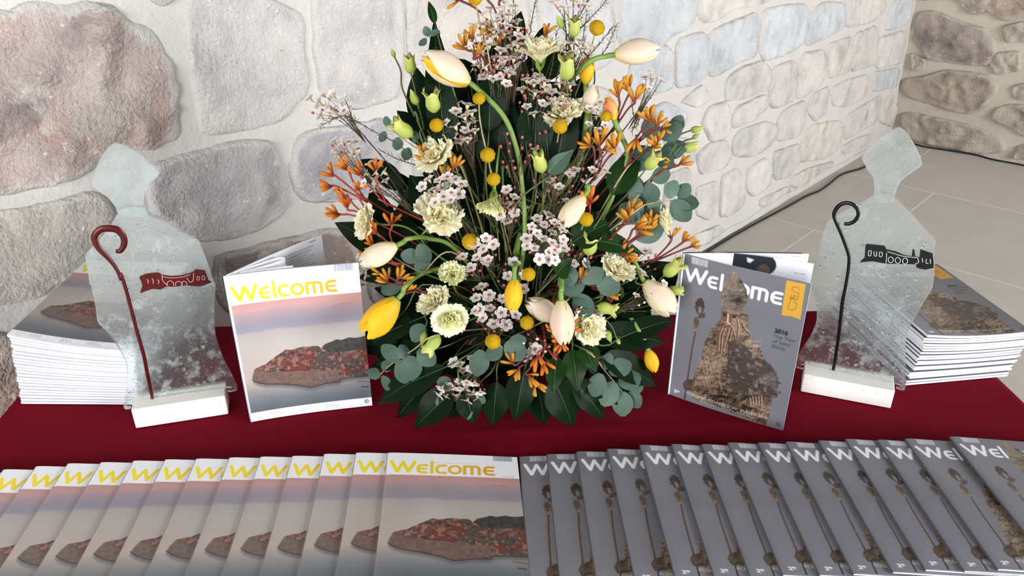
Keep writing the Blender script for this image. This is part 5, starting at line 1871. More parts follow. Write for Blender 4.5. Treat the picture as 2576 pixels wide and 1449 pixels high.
# ------------------------------------------------------------------ waxflower
def wax_meshes():
    V, C, Fc = [], [], []
    for k in range(5):
        a_ = 2 * math.pi * k / 5
        cx, cy = .64 * math.cos(a_), .64 * math.sin(a_)
        b_ = len(V)
        V.append((cx, cy, .10))
        C.append(lin((236, 226, 222)))
        for q in range(9):
            x = 2 * math.pi * q / 9
            r_ = .47
            px_, py_ = cx + r_ * math.cos(x), cy + r_ * math.sin(x)
            d = math.hypot(px_, py_)
            V.append((px_, py_, .10 + .30 * max(0, d - .35) ** 1.0 + .03 * math.sin(q * 2 + k)))
            C.append(lin(colmix((228, 212, 208), (244, 241, 236), min(1, max(0, (d - .3) / .35)))))
        for q in range(9):
            Fc.append((b_, b_ + 1 + q, b_ + 1 + (q + 1) % 9))
    pet = mesh('blossom', V, Fc, M_PETAL, C)
    prof = [(.05, -.75), (.16, -.55), (.28, -.2), (.30, .12), (.26, .16), (.18, .06), (.12, .02), (.11, .10), (.001, .12)]
    colr = [(126, 134, 70), (150, 150, 84), (196, 178, 140), (206, 160, 150), (140, 66, 60), (110, 46, 44), (150, 120, 60), (196, 170, 96), (196, 170, 96)]
    V, Fc = lathe(prof, 9)
    C = [lin(colr[j]) for j in range(len(prof)) for _ in range(9)]
    cup = mesh('blossom_cup', V, Fc, M_WAXC, C)
    V, Fc = lathe([(.02, -1.0), (.3, -.75), (.62, -.2), (.75, .3), (.6, .75), (.2, .95), (.001, 1.0)], 8)
    bu = mesh('bud', V, Fc, M_BUDP)
    bw = mesh('bud', V, Fc, M_BUDW)
    return pet, cup, bu, bw


WPET, WCUP, WBUD, WBUDW = wax_meshes()


def needles_on(path, V, Fc, ln, step, rs):
    n = len(path)
    tot = 0.0
    for i in range(1, n):
        seg = path[i] - path[i - 1]
        tot += seg.length
        if tot < step: continue
        tot = 0.0
        t = seg.normalized()
        o1 = t.orthogonal().normalized()
        a_ = rs.uniform(0, 6.28)
        s = o1 * math.cos(a_) + t.cross(o1) * math.sin(a_)
        for sg in (1, -1):
            d = (t * .75 + s * sg).normalized() * ln * rs.uniform(.7, 1.15)
            w_ = t.cross(d).normalized() * .0006
            b_ = len(V)
            V += [path[i] - w_, path[i] + w_, path[i] + d * .6 + w_ * .9, path[i] + d, path[i] + d * .6 - w_ * .9, path[i] + d * .5 + t * .0006]
            Fc += [(b_, b_ + 1, b_ + 5), (b_ + 1, b_ + 2, b_ + 5), (b_ + 2, b_ + 3, b_ + 5), (b_ + 3, b_ + 4, b_ + 5), (b_ + 4, b_, b_ + 5)]


def waxsprig(c, rad, nb, nbud, label, node_=None, face=(90, 45), twigs=(), rpx=14, dy=0.0, seed=1, white_buds=0, spread=1.0):
    rs = random.Random(seed)
    f = foot(rs)
    root = empty('waxflower_sprig', f, label, 'flower sprig', 'white waxflower sprigs in the bouquet')
    cu, cv_ = c
    if node_ is None:
        node_ = (cu + (1290 - cu) * .22, cv_ + max(40, (900 - cv_) * .14)) if cv_ < 850 else (cu + (1290 - cu) * .3, cv_ - 50)
    N = P(*node_, dy + .014)
    main = catmull([f, f.lerp(N, .5) + Vector((0, 0, .04)), N], 20)
    V, Fc = tube(main, [.0012] * 10 + [.0010] * 11, 5)
    NV, NF = [], []
    needles_on(main[8:], NV, NF, .008, .006, rs)
    placed = []
    tries = 0
    while len(placed) < nb + nbud and tries < 3000:
        tries += 1
        a_, q = rs.uniform(0, 6.283), math.sqrt(rs.random())
        x, y = cu + rad[0] * q * math.cos(a_), cv_ + rad[1] * q * math.sin(a_)
        md = rpx * (1.75 if len(placed) < nb else 1.1) * (.72 if tries > 1500 else 1)
        if all((x - a) ** 2 + (y - b) ** 2 > md * md for a, b in placed): placed.append((x, y))
    fd = dir3(*face)
    for k, (x, y) in enumerate(placed):
        p = P(x, y, dy + rs.uniform(-.012, .012))
        isb = k >= nb
        d = ((p - N).normalized() * .8 + fd * .9 + Vector((rs.uniform(-.5, .5), rs.uniform(-.5, .5), rs.uniform(-.5, .5)))).normalized()
        s = 1.12 * rpx * px2m(p) * rs.uniform(.82, 1.12)
        br = catmull([N.lerp(f, .06 + .05 * rs.random()), N.lerp(p, .5) - fd * .006, p - d * s * .7], 7)
        tube(br, [.0005] * 4 + [.0004] * 4, 4, V, Fc)
        if k % 3 == 0: needles_on(br, NV, NF, .006, .012, rs)
        M3 = basis(d, rs.uniform(0, 6))
        if isb:
            put('bud', WBUDW if (k - nb) < white_buds else WBUD, root, p, M3, s * .34)
        else:
            b = put('blossom', WPET, root, p, M3, s)
            obj('blossom_cup', WCUP, b)
    for tw in twigs:
        pts = catmull([P(u, v, dy + .01) for u, v in tw], 16)
        pts = catmull([N] + pts[::4], 20) if (pts[0] - N).length < .12 else pts
        tube(pts, [.0011 - .0006 * i / (len(pts) - 1) for i in range(len(pts))], 4, V, Fc)
        needles_on(pts, NV, NF, .0095, .0042, rs)
    wobj('stem', V, Fc, root, M_STEMB)
    if NV: tag(wobj('needles', NV, NF, root, M_NEEDLE), kind='stuff')
    return root


waxsprig((1160, 308), (40, 50), 16, 5, 'dense white waxflower cone under the big cream tulip at upper left', seed=1, twigs=[[(1170, 370), (1200, 350), (1190, 330)]])
waxsprig((1236, 168), (48, 36), 11, 8, 'white waxflower clump between the cream tulip and the top lisianthus', seed=2)
waxsprig((1262, 40), (44, 46), 13, 4, 'white waxflower clump at the very top beside dark red stems', seed=3, face=(90, 30), twigs=[[(1330, 90), (1340, 40), (1352, -20)], [(1310, 110), (1300, 60), (1290, -10)]])
waxsprig((1338, 214), (38, 32), 7, 7, 'loose white waxflowers just under the top cream lisianthus', seed=4)
waxsprig((1448, 122), (44, 20), 10, 2, 'white waxflowers in a row above the plump green bud at upper right', seed=5, face=(90, 20), rpx=12, twigs=[[(1462, 130), (1472, 60), (1484, -20)], [(1470, 150), (1500, 120), (1540, 70)], [(1478, 160), (1520, 130), (1552, 60)], [(1420, 150), (1424, 90), (1418, 20)]])
waxsprig((1436, 6), (50, 20), 6, 3, 'white waxflowers cut by the top edge right of centre', seed=6, face=(90, 10), node_=(1440, 70), twigs=[[(1446, 60), (1474, 10), (1490, -40)], [(1450, 80), (1510, 20), (1540, -20)]])
waxsprig((1640, 204), (28, 24), 8, 2, 'small white waxflower sprig reaching up at the right against the wall', seed=7, face=(80, 15), rpx=11, node_=(1626, 250), white_buds=2, twigs=[[(1590, 330), (1610, 280), (1626, 250)], [(1600, 320), (1592, 280), (1590, 250)]])
waxsprig((1350, 270), (55, 30), 6, 6, 'scattered white waxflowers left of the full cream lisianthus', seed=8)
waxsprig((1505, 295), (28, 42), 8, 3, 'white waxflowers in front of the blunt pale tulip', seed=9, dy=-.008, rpx=12)
waxsprig((1482, 433), (40, 12), 3, 3, 'three white waxflowers in a row above the dark stems on the right', seed=10, face=(90, 60))
waxsprig((1112, 476), (54, 38), 17, 6, 'big white waxflower cluster on top of the large left lisianthus', seed=11, face=(90, 55), dy=-.018)
waxsprig((868, 372), (40, 24), 11, 4, 'white waxflower sprig above the red orange paws on the left', seed=12, face=(130, 25), rpx=13, node_=(910, 440))
waxsprig((940, 440), (36, 40), 9, 2, 'white waxflowers mixed with the red orange paws on the left', seed=13, face=(130, 30), rpx=12)
waxsprig((826, 262), (52, 34), 9, 4, 'long white waxflower twig reaching far left in front of the wall', seed=14, face=(150, 20), rpx=13, node_=(880, 300), dy=.0, twigs=[[(1080, 440), (1010, 370), (940, 330), (880, 296), (820, 262)], [(900, 308), (860, 292), (806, 318)], [(886, 300), (880, 280), (868, 250)], [(1060, 420), (1000, 400), (960, 380)]])
waxsprig((1374, 600), (52, 62), 21, 12, 'largest white waxflower cluster right of the centre of the bouquet', seed=15, face=(90, 68), dy=-.014, rpx=13)
waxsprig((1284, 516), (34, 46), 8, 16, 'white waxflowers with many red buds beside the nodding greenish lisianthus', seed=16, face=(90, 60))
waxsprig((1222, 622), (32, 36), 6, 3, 'white waxflowers right of the large left yellow ball', seed=17, face=(90, 60), dy=-.012)
waxsprig((1246, 790), (52, 44), 10, 9, 'white waxflowers with red buds left of the hanging yellow tulip', seed=18, face=(90, 65))
waxsprig((1168, 918), (30, 20), 6, 0, 'small white waxflower knot above the lowest cluster at bottom left', seed=19, face=(100, 45), node_=(1170, 950), rpx=13)
waxsprig((1162, 984), (58, 26), 15, 7, 'lowest white waxflower cluster over the two round grey leaves', seed=20, face=(270, 45), node_=(1190, 940), rpx=13, dy=-.006)
waxsprig((1640, 738), (44, 46), 5, 9, 'open white waxflowers and red buds over the pale tulip at the right', seed=21, face=(60, 50), rpx=11, dy=-.02, white_buds=5)
waxsprig((1466, 800), (30, 26), 0, 8, 'red waxflower buds at lower right near the cream lisianthus', seed=22)
waxsprig((1340, 868), (46, 30), 2, 12, 'red and white waxflower buds under the low yellow ball', seed=23, white_buds=3)
waxsprig((1300, 380), (50, 50), 1, 14, 'red waxflower buds among bare twigs in the upper middle', seed=24)
waxsprig((1420, 470), (60, 60), 4, 10, 'white waxflowers with red buds above the hanging pale tulip', seed=25)
waxsprig((900, 680), (34, 40), 7, 2, 'small white waxflowers in shadow beside the standing island magazine', seed=26, face=(150, 20), rpx=12, dy=.015)
waxsprig((1210, 740), (24, 40), 4, 3, 'few white waxflowers right of the pale yellow lisianthus', seed=27, face=(90, 55))
waxsprig((1620, 660), (50, 30), 3, 8, 'shaded waxflowers with red buds behind the right paws', seed=28, dy=.012)
waxsprig((1380, 420), (70, 90), 0, 10, 'bare needle twigs fanning up behind the centre bud', seed=29, node_=(1390, 520), twigs=[[(1380, 480), (1372, 380), (1360, 280)], [(1400, 480), (1420, 400), (1440, 320)], [(1420, 500), (1450, 420), (1470, 330)], [(1350, 480), (1330, 400), (1310, 300)], [(1410, 460), (1430, 380), (1452, 300)], [(1320, 500), (1290, 420), (1270, 330)], [(1440, 470), (1480, 380), (1510, 300)]])
waxsprig((1330, 140), (70, 60), 3, 8, 'thin twigs with few white flowers behind the top lisianthus', seed=30, node_=(1350, 260), face=(90, 20), dy=.02, twigs=[[(1370, 240), (1390, 160), (1400, 80)], [(1390, 240), (1410, 160), (1436, 90)], [(1340, 240), (1320, 150), (1310, 60)], [(1400, 250), (1450, 170), (1470, 100)]])


waxsprig((1206, 96), (34, 40), 8, 4, 'white waxflowers between the top orange paw and the dark red stems', seed=31, face=(100, 25))
waxsprig((1300, 96), (36, 30), 7, 4, 'white waxflowers left above the top cream lisianthus', seed=32, face=(90, 25))
waxsprig((1410, 236), (40, 34), 8, 4, 'white waxflowers between the two upper cream lisianthus', seed=33, face=(90, 40))
waxsprig((1270, 170), (30, 44), 7, 6, 'white waxflowers with red buds left of the top cream lisianthus', seed=34, face=(90, 40))
waxsprig((1290, 700), (40, 40), 5, 8, 'shaded waxflowers around the stem of the hanging yellow tulip', seed=35, face=(90, 50), dy=.012)
waxsprig((1180, 660), (40, 40), 4, 9, 'red buds and few white flowers below the large left yellow ball', seed=36, face=(90, 50), dy=.008)
waxsprig((1450, 640), (44, 30), 4, 8, 'red buds and few white flowers left of the right pale green bud', seed=37, face=(90, 50), dy=.006)


# ------------------------------------------------------------------ kangaroo paw
def floret(red):
    prof = [(0, .05), (.12, .085), (.35, .11), (.65, .13), (.85, .12), (.96, .08), (1.0, .03)]
    pts = [Vector((.10 * math.sin(t * 2.2), 0, t)) for t, _ in prof]
    V, Fc = tube(pts, [r_ for _, r_ in prof], 7)
    C = []
    for t, _ in prof:
        C += [lin(colmix((112, 32, 22) if red else (122, 54, 24), (202, 112, 30) if red else (194, 134, 42), min(1, max(0, (t - .1) / .5))))] * 7
    return mesh('floret', V, Fc, mat_pw, C)


mat_pw = mat('woolly_paw', attr=True, rough=.8, spec=.2, nscale=90, namt=.12, bump=(400, .4, .001))
PAWR, PAWO = floret(True), floret(False)


def paw(clusters, label, kind='o', joint=None, dy=-.006, seed=1):
    """clusters: (u, v, angle of the fan, florets, length in px)"""
    rs = random.Random(seed)
    f = foot(rs)
    root = empty('kangaroo_paw', f, label, 'flower', 'orange kangaroo paw stems in the bouquet')
    cu = sum(c[0] for c in clusters) / len(clusters)
    cv_ = sum(c[1] for c in clusters) / len(clusters)
    J = P(*(joint or (cu + (1290 - cu) * .28, cv_ + (760 - cv_) * .22)), dy + .012)
    V, Fc = tube(catmull([f, f.lerp(J, .5) + Vector((0, 0, .04)), J], 16), .0018, 6)
    for (u, v, ang, n, ln) in clusters:
        p = P(u, v, dy)
        d0 = dir3(ang, 12)
        tube(catmull([J.lerp(f, .05), J.lerp(p, .5), p - d0 * .006, p], 10), [.0016] * 5 + [.0019] * 6, 5, V, Fc)
        for k in range(n):
            da = (k - (n - 1) / 2) * (95 / max(n, 3)) + rs.uniform(-9, 9)
            d = dir3(ang + da, rs.uniform(-10, 40))
            s = ln * px2m(p) * rs.uniform(.75, 1.15)
            put('floret', PAWR if kind == 'r' else PAWO, root, p - d0 * .001 * k, basis(d, rs.uniform(0, 6)), (s * .95, s * .95, s))
    wobj('stem', V, Fc, root, M_STEMO if kind == 'r' else M_STEMR)
    return root


paw([(838, 438, 140, 5, 34), (832, 468, 185, 4, 34), (872, 424, 130, 4, 34)], 'red orange kangaroo paw reaching furthest left against the grey stones', 'r', (905, 490), seed=1)
paw([(946, 428, 95, 4, 34), (906, 438, 120, 4, 34)], 'red orange paw standing up behind the left fan', 'r', (952, 500), seed=2)
paw([(868, 494, 150, 6, 34), (900, 476, 60, 4, 32), (850, 538, 170, 5, 32), (874, 520, 100, 4, 32)], 'red orange paw with yellow star at the left, above a dark leaf', 'r', (920, 545), seed=3)
paw([(986, 562, 90, 5, 38), (948, 584, 120, 5, 36)], 'orange paw with a hooked red stem at the left of the bouquet', 'r', (975, 610), seed=4)
paw([(938, 618, 140, 5, 34), (930, 650, 120, 5, 36), (950, 655, 40, 3, 32)], 'orange paw over the left cream tulip', 'r', (985, 660), seed=5)
paw([(975, 706, 130, 5, 34), (1005, 700, 50, 5, 36), (1020, 732, 60, 4, 36), (960, 690, 170, 4, 30)], 'orange paw above the wide open yellow tulip', 'o', (1060, 735), seed=6)
paw([(1078, 408, 120, 4, 38), (1118, 440, 85, 5, 36), (1142, 420, 70, 4, 38), (1070, 385, 95, 3, 34)], 'dark orange paw in front of the upper left lisianthus', 'o', (1120, 480), seed=7)
paw([(1556, 240, 100, 5, 42), (1598, 250, 80, 6, 44), (1580, 225, 110, 4, 40)], 'orange paw standing up right of the coral tulip', 'o', (1560, 300), seed=8)
paw([(1632, 300, 105, 5, 40), (1654, 312, 70, 5, 36), (1664, 322, 10, 3, 38)], 'orange paw reaching up and right toward the wall', 'o', (1600, 350), seed=9)
paw([(1652, 360, 110, 6, 36), (1600, 350, 260, 5, 40), (1640, 372, 30, 3, 34)], 'orange paw below the reaching one at the right', 'o', (1590, 400), seed=10)
paw([(1508, 362, 95, 5, 44), (1545, 372, 100, 6, 42), (1484, 365, 150, 4, 36), (1520, 378, 10, 3, 40)], 'orange paw with yellow tips over the green stems at the right', 'o', (1508, 430), seed=11)
paw([(1692, 412, 150, 4, 28), (1712, 412, 30, 4, 32)], 'small orange paw pointing right with dark star tip', 'o', (1650, 440), seed=12)
paw([(1580, 548, 100, 7, 38), (1588, 530, 60, 4, 36)], 'orange paw at the right under the eucalyptus', 'o', (1540, 600), seed=13)
paw([(1626, 580, 70, 7, 40), (1600, 575, 20, 4, 42), (1640, 560, 85, 4, 36)], 'orange paw at the right edge over the cream lisianthus', 'o', (1560, 630), seed=14)
paw([(1484, 512, 90, 4, 44)], 'single red orange paw right behind the hanging pale tulip', 'r', (1482, 560), seed=15)
paw([(1690, 596, 80, 5, 32), (1722, 606, 40, 5, 32), (1740, 620, 20, 4, 28)], 'brownish paw at the far right above the grey magazine', 'o', (1660, 650), seed=16)
paw([(1570, 640, 30, 4, 36), (1584, 660, 60, 4, 32), (1520, 740, 10, 6, 36), (1540, 752, 60, 4, 32)], 'shaded orange paw at the lower right', 'o', (1500, 720), dy=.004, seed=17)
paw([(1172, 118, 120, 5, 38), (1196, 140, 60, 4, 36), (1188, 96, 100, 3, 34)], 'orange paw right of the big cream tulip at the top', 'o', (1240, 150), seed=18)
paw([(1256, 118, 110, 4, 34), (1238, 90, 130, 4, 36), (1372, 86, 60, 4, 34)], 'orange brown paw behind the top waxflowers', 'o', (1290, 160), dy=.01, seed=19)
paw([(1150, 0, 170, 3, 40), (1225, -10, 100, 5, 40), (1260, 0, 60, 4, 36)], 'orange paw on dark forks cut by the top edge', 'o', (1265, 60), seed=20)
paw([(1404, 850, 160, 6, 30), (1430, 836, 50, 6, 32), (1412, 864, 270, 5, 30), (1440, 820, 80, 3, 30), (1394, 838, 120, 3, 30)], 'dark orange paw in front of the big hanging tulip', 'r', (1400, 905), dy=-.03, seed=21)
paw([(1352, 896, 265, 5, 40), (1364, 910, 290, 3, 38)], 'orange paw hanging at the bottom centre', 'r', (1372, 870), dy=-.012, seed=22)
paw([(1304, 930, 240, 5, 34), (1330, 945, 320, 4, 38), (1345, 965, 300, 4, 42), (1290, 912, 130, 3, 30)], 'lowest orange paw with a pale green star at the bottom', 'o', (1340, 900), dy=-.012, seed=23)
paw([(1462, 700, 60, 4, 30)], 'small orange paw among the grey leaves at lower right', 'o', (1440, 740), dy=.006, seed=24)


# ------------------------------------------------------------------ eucalyptus and broad leaves
def round_leaf():
    V = []
    for j in range(8):
        t = j / 7
        w_ = .37 * math.sin(math.pi * min(1, .04 + .93 * t)) ** .68
        for i in range(5):
            a = -1 + i / 2
            V.append((a * w_, .10 * abs(a) * w_ + .08 * math.sin(t * 3), t))
    return mesh('leaf', V, grid_faces(5, 8), M_EUC)


EUC = round_leaf()


def eucalyptus(path, leaves, label, dy=0.0, seed=1):
    """leaves: (u, v, angle, length px, tilt)"""
    rs = random.Random(seed)
    f = foot(rs)
    root = empty('eucalyptus_branch', f, label, 'foliage branch', 'grey green eucalyptus branches in the bouquet')
    pts = [f] + [P(u, v, dy + .004) for u, v in path]
    add_stem(root, pts, .0016, .0009, M_STEMT, n=24)
    for (u, v, ang, ln, tilt) in leaves:
        p = P(u, v, dy)
        d = dir3(ang, tilt)
        s = ln * px2m(p) / max(.5, math.cos(math.radians(tilt)))
        nrm = (TOCAM + Vector((rs.uniform(-.5, .5), rs.uniform(-.3, .3), rs.uniform(-.3, .5)))).normalized()
        x = nrm.cross(d).normalized()
        y = d.cross(x)
        put('leaf', EUC, root, p, Matrix((-x, -y, d)).transposed(), (s * rs.uniform(.95, 1.25), s, s))
    return root


eucalyptus([(1560, 560), (1640, 510), (1700, 505)], [(1676, 520, 215, 52, 10), (1684, 500, 75, 46, 20), (1690, 505, 310, 66, 10), (1704, 500, 340, 52, 20), (1706, 496, 50, 42, 10), (1668, 522, 160, 46, 20)], 'eucalyptus branch with six round leaves standing out at the right', seed=1)
eucalyptus([(1540, 480), (1600, 400), (1640, 350)], [(1640, 372, 200, 62, 20), (1650, 350, 120, 56, 20), (1660, 346, 30, 60, 15), (1664, 380, 10, 62, 15), (1622, 372, 250, 64, 10), (1690, 332, 60, 44, 20), (1648, 384, 320, 54, 20)], 'eucalyptus with broad round leaves behind the right paws', dy=.014, seed=2)
eucalyptus([(1560, 540), (1610, 480), (1650, 440)], [(1620, 470, 160, 50, 20), (1640, 452, 20, 46, 15), (1630, 460, 290, 52, 10), (1600, 500, 100, 48, 20), (1610, 500, 250, 60, 15)], 'eucalyptus twig under the pale green star bud', dy=.010, seed=3)
eucalyptus([(1560, 640), (1600, 560), (1620, 500)], [(1600, 560, 130, 60, 15), (1620, 540, 60, 56, 10), (1600, 600, 20, 70, 15), (1580, 610, 190, 60, 20), (1612, 520, 110, 54, 10)], 'eucalyptus around the cream lisianthus at the right edge', dy=.016, seed=4)
eucalyptus([(1110, 840), (1040, 880), (980, 920), (945, 955)], [(1030, 905, 120, 44, 20), (1034, 895, 270, 62, 10), (1000, 912, 130, 58, 10), (1004, 906, 290, 60, 15), (956, 948, 150, 34, 10), (960, 946, 300, 40, 20), (968, 936, 60, 36, 20), (1040, 860, 60, 52, 20), (1052, 880, 320, 56, 10)], 'eucalyptus branch at lower left in front of the island magazine', dy=-.006, seed=5)
eucalyptus([(1470, 880), (1520, 930), (1560, 980), (1580, 1000)], [(1512, 940, 250, 60, 10), (1520, 930, 70, 44, 10), (1534, 940, 30, 58, 20), (1548, 962, 240, 66, 10), (1556, 965, 20, 58, 10), (1566, 985, 270, 62, 5), (1584, 985, 300, 46, 10), (1586, 985, 30, 36, 10), (1500, 920, 130, 40, 20)], 'eucalyptus branch at lower right lying over the red cloth', dy=-.006, seed=6)
eucalyptus([(1380, 800), (1440, 740), (1470, 700)], [(1440, 740, 130, 52, 20), (1464, 710, 30, 60, 20), (1470, 712, 200, 62, 15), (1450, 740, 300, 64, 15), (1500, 700, 330, 64, 20), (1430, 720, 80, 50, 15), (1510, 720, 50, 50, 10)], 'eucalyptus with overlapping round leaves right of the hanging tulips', dy=.006, seed=7)
eucalyptus([(1230, 840), (1270, 880), (1280, 890)], [(1272, 862, 320, 60, 15), (1262, 870, 220, 50, 15), (1276, 868, 20, 50, 20), (1210, 880, 260, 66, 10)], 'two round eucalyptus leaves below the lowest yellow ball', dy=-.004, seed=8)
eucalyptus([(1180, 960), (1150, 1000)], [(1140, 1000, 200, 46, 5), (1160, 1002, 290, 56, 5), (1136, 980, 140, 44, 10), (1180, 995, 340, 44, 10)], 'round eucalyptus leaves under the lowest waxflower cluster', dy=-.002, seed=9)
eucalyptus([(1140, 340), (1100, 160), (1080, 90)], [(1078, 92, 110, 26, 10), (1072, 96, 230, 26, 10), (1086, 96, 40, 26, 20), (1088, 102, 290, 24, 20)], 'tiny eucalyptus tip beside the tall leaf at upper left', dy=.012, seed=10)
eucalyptus([(1160, 420), (1060, 380), (975, 320)], [(976, 320, 100, 26, 20), (968, 330, 250, 30, 10), (1000, 345, 270, 34, 10), (1040, 360, 80, 30, 15), (1030, 372, 250, 34, 15)], 'thin eucalyptus twig under the left bell bud', dy=.012, seed=11)
eucalyptus([(1150, 640), (1060, 690), (1000, 720)], [(1060, 650, 170, 50, 20), (1080, 660, 120, 52, 10), (1010, 700, 220, 60, 15), (1050, 690, 60, 52, 20)], 'shaded eucalyptus behind the small creamy lisianthus', dy=.022, seed=12)


def blade(root, b, t, wm, curl, m, name='leaf', up=None, fold=.25):
    d = t - b
    L = d.length
    dn = d.normalized()
    up = (up or (TOCAM * .8 + Vector((0, 0, .5)))).normalized()
    x = dn.cross(up).normalized()
    n_ = x.cross(dn)
    V = []
    for j in range(13):
        s = j / 12
        w_ = wm * 1.12 * (math.sin(math.pi * min(1, s ** .72 * .985 + .012)) ** .9) * (1 - .3 * s)
        c = b + d * s + n_ * (curl * L * math.sin(math.pi * s))
        for i in range(7):
            a = -1 + i / 3
            V.append(c + x * (a * w_) + n_ * (fold * abs(a) * w_ + .05 * w_ * math.sin(s * 14) * a * a))
    o = wobj(name, V, grid_faces(7, 13), root, m)
    mid = [b + d * s + n_ * (curl * L * math.sin(math.pi * s) + .0006) for s in [i / 10 for i in range(10)]]
    V, Fc = tube(mid, [.0009 - .00006 * i for i in range(10)], 4)
    rib = wobj('midrib', V, Fc, root, M_RIB)
    rib.parent = o
    return o


def broad_leaf(base, tip, wpx, ddepth, label, m=None, dy=0.0, curl=.08, group='broad green leaves around the bouquet'):
    b = P(*base, dy)
    t = ony(*tip, min(front_y(*tip) + dy + ddepth, onz(tip[0], tip[1], TC + .003).y))
    f = foot()
    root = empty('broad_leaf', f, label, 'leaf', group)
    blade(root, b, t, wpx / 2 * px2m(b), curl, m or M_LEAF)
    add_stem(root, auto_stem(f, b, (t - b).normalized()), .0015, .0013, M_STEMD, n=14)
    return root


broad_leaf((1118, 925), (952, 1016), 88, -.02, 'dark pointed leaf at lower left whose tip nears the island magazine')
broad_leaf((1140, 985), (1044, 1078), 84, -.01, 'dark leaf at the bottom pointing down left over the red cloth')
broad_leaf((1170, 985), (1192, 1066), 66, -.01, 'dark leaf at the bottom under the lowest waxflowers, pointing down')
broad_leaf((1320, 930), (1296, 1060), 76, -.01, 'dark leaf at the bottom left of the centre, pointing down')
broad_leaf((1390, 950), (1440, 1074), 96, -.01, 'longest dark leaf at the bottom, pointing down right of centre')
broad_leaf((1440, 960), (1520, 1056), 70, -.01, 'dark leaf at the bottom right with a sharp tip on the cloth')
broad_leaf((1440, 880), (1452, 985), 62, -.03, 'green glossy leaf hanging under the big hanging tulip', M_LEAFM)
broad_leaf((1400, 900), (1390, 990), 56, -.03, 'green glossy leaf left of the hanging glossy one at the bottom', M_LEAFM)
broad_leaf((1466, 870), (1500, 936), 60, -.03, 'short green leaf right of the hanging glossy one', M_LEAFM)
broad_leaf((1510, 900), (1650, 972), 84, .0, 'dark pointed leaf at lower right behind the eucalyptus')
broad_leaf((1500, 850), (1672, 862), 84, .01, 'wide dark leaf at lower right above the small yellow tulip')
broad_leaf((1560, 850), (1700, 806), 60, .03, 'dark leaf pointing right behind the grey magazine')
broad_leaf((980, 640), (842, 560), 74, .02, 'dark leaf at the left edge under the red orange paws')
broad_leaf((1120, 380), (1092, 48), 78, .02, 'tall dark leaf rising behind the big cream tulip')
broad_leaf((1094, 60), (1078, 2), 22, .0, 'slim green leaf tip at the top left of the bouquet', M_LEAFM, dy=.02)
broad_leaf((1080, 520), (1030, 440), 70, .01, 'dark leaf behind the left waxflower cluster', dy=.03)
broad_leaf((1382, 440), (1445, 376), 46, .0, 'grey green tulip leaf right of the centre bud', M_EUC)
broad_leaf((1540, 490), (1612, 370), 74, .01, 'glossy green leaf behind the right stems', M_LEAFM, dy=.014)
broad_leaf((1440, 610), (1536, 560), 84, -.01, 'round dark green leaf right of the touching yellow ball', M_LEAFM, dy=.006)
broad_leaf((1020, 780), (985, 820), 66, -.02, 'glossy dark leaf right of the wide open yellow tulip', dy=.0)
broad_leaf((1160, 400), (1180, 250), 120, .0, 'very wide dark leaf behind the arching tulip stem', dy=.03)
broad_leaf((1250, 420), (1270, 220), 130, .0, 'wide dark leaf behind the upper yellow balls', dy=.035)
broad_leaf((1460, 600), (1620, 640), 60, .0, 'long green leaf at the right below the paws', M_LEAFM, dy=.012)
broad_leaf((1400, 690), (1440, 650), 60, -.01, 'short bright leaf under the largest waxflower cluster', M_LEAFM, dy=.004)

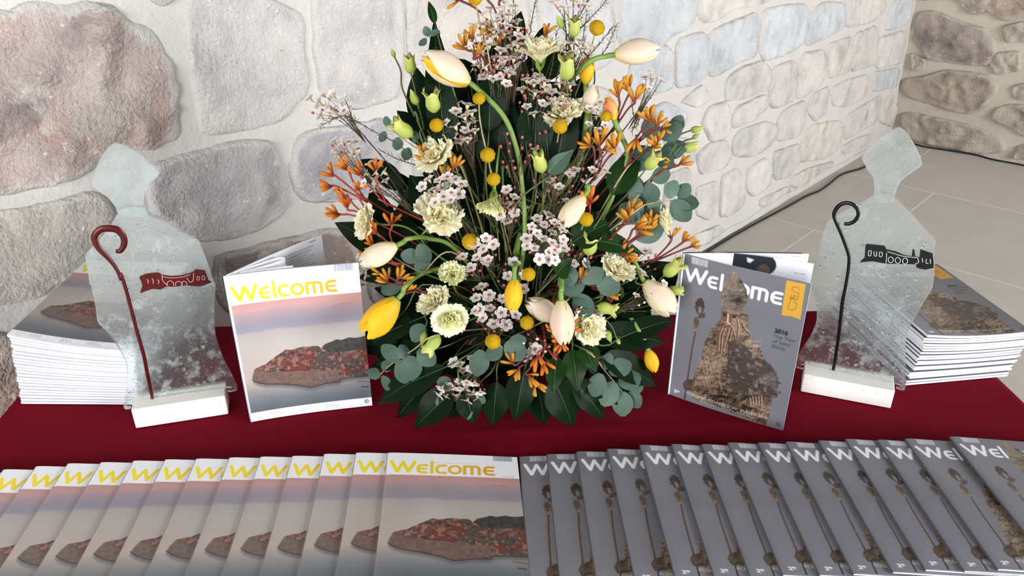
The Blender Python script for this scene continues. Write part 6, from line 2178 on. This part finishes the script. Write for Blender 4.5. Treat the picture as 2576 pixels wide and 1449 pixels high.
for b_, t_, w_, lb in (((1345, 400), (1352, 180), 90, 'dark leaf rising behind the stem of the top cream lisianthus'), ((1400, 420), (1440, 210), 84, 'dark leaf rising behind the full cream lisianthus'), ((1230, 330), (1240, 150), 80, 'dark leaf behind the waxflowers under the top orange paw'), ((1080, 960), (1000, 1052), 70, 'dark leaf at lower left between the two long pointed leaves'), ((1210, 960), (1130, 1052), 74, 'dark leaf behind the lowest waxflowers, pointing down left'),
                       ((1250, 960), (1240, 1072), 74, 'dark leaf at the bottom centre pointing straight at the viewer'), ((1350, 960), (1370, 1068), 80, 'dark leaf at the bottom between the two long ones'),
                       ((1480, 930), (1590, 1030), 76, 'dark leaf at lower right under the eucalyptus'), ((1090, 880), (930, 930), 76, 'dark leaf at the lower left edge behind the eucalyptus'),
                       ((1060, 800), (930, 870), 70, 'dark leaf in the shade behind the wide open yellow tulip'), ((1550, 790), (1690, 740), 70, 'dark leaf at the right edge behind the pale opening tulip'),
                       ((1560, 720), (1690, 660), 64, 'dark leaf at the right edge above the pale opening tulip'), ((1030, 690), (900, 700), 66, 'dark leaf at the left edge beside the island magazine')):
    broad_leaf(b_, t_, w_, .0, lb, dy=.018)

# dense foliage deep inside that closes the bouquet
BL = None


def filler_leaf():
    V = []
    for j in range(9):
        s = j / 8
        w_ = .24 * math.sin(math.pi * min(1, s ** .85 * .985 + .012)) ** .8
        for i in range(5):
            a = -1 + i / 2
            V.append((a * w_, .22 * abs(a) * w_ + .10 * math.sin(math.pi * s), s))
    return mesh('leaf', V, grid_faces(5, 9), M_LEAF)


BL = filler_leaf()
rs = random.Random(77)
for k in range(84):
    f = foot(rs)
    root = empty('leafy_stem', f, 'dark green leafy stem filling the depth of the bouquet', 'foliage branch', 'leafy stems filling the depth of the bouquet')
    v = rs.choice([rs.uniform(150, 420), rs.uniform(330, 700), rs.uniform(600, 930)])
    hw = float(np.interp(v, [100, 250, 400, 600, 800, 950], [70, 190, 290, 330, 330, 280]))
    cen = float(np.interp(v, [100, 300, 500], [1290, 1310, 1300]))
    u = cen + rs.uniform(-1, 1) * hw
    if u > 1420 and v < 400: u -= 130
    tip = P(u, v, .065 + rs.uniform(0, .06))
    pts = catmull([f, f.lerp(tip, .5) + Vector((0, 0, .02)), tip], 12)
    V, Fc = tube(pts, .0013, 5)
    wobj('stem', V, Fc, root, M_STEMD)
    for q in range(6):
        p = pts[12 - int(q * 1.3)]
        a_ = (90 + math.degrees(math.atan2(1290 - u, max(60, v - 200) * .0 + 300))) + rs.uniform(-95, 95)
        d = dir3(a_, rs.uniform(-25, 22))
        nrm = (TOCAM + Vector((rs.uniform(-.6, .6), rs.uniform(-.4, .4), rs.uniform(-.2, .7)))).normalized()
        x = nrm.cross(d).normalized()
        y = d.cross(x)
        s = rs.uniform(.06, .105) * (1.0 if v > 300 else .8)
        put('leaf', BL, root, p, Matrix((-x, -y, d)).transposed(), s)
print('SCRIPT_END')
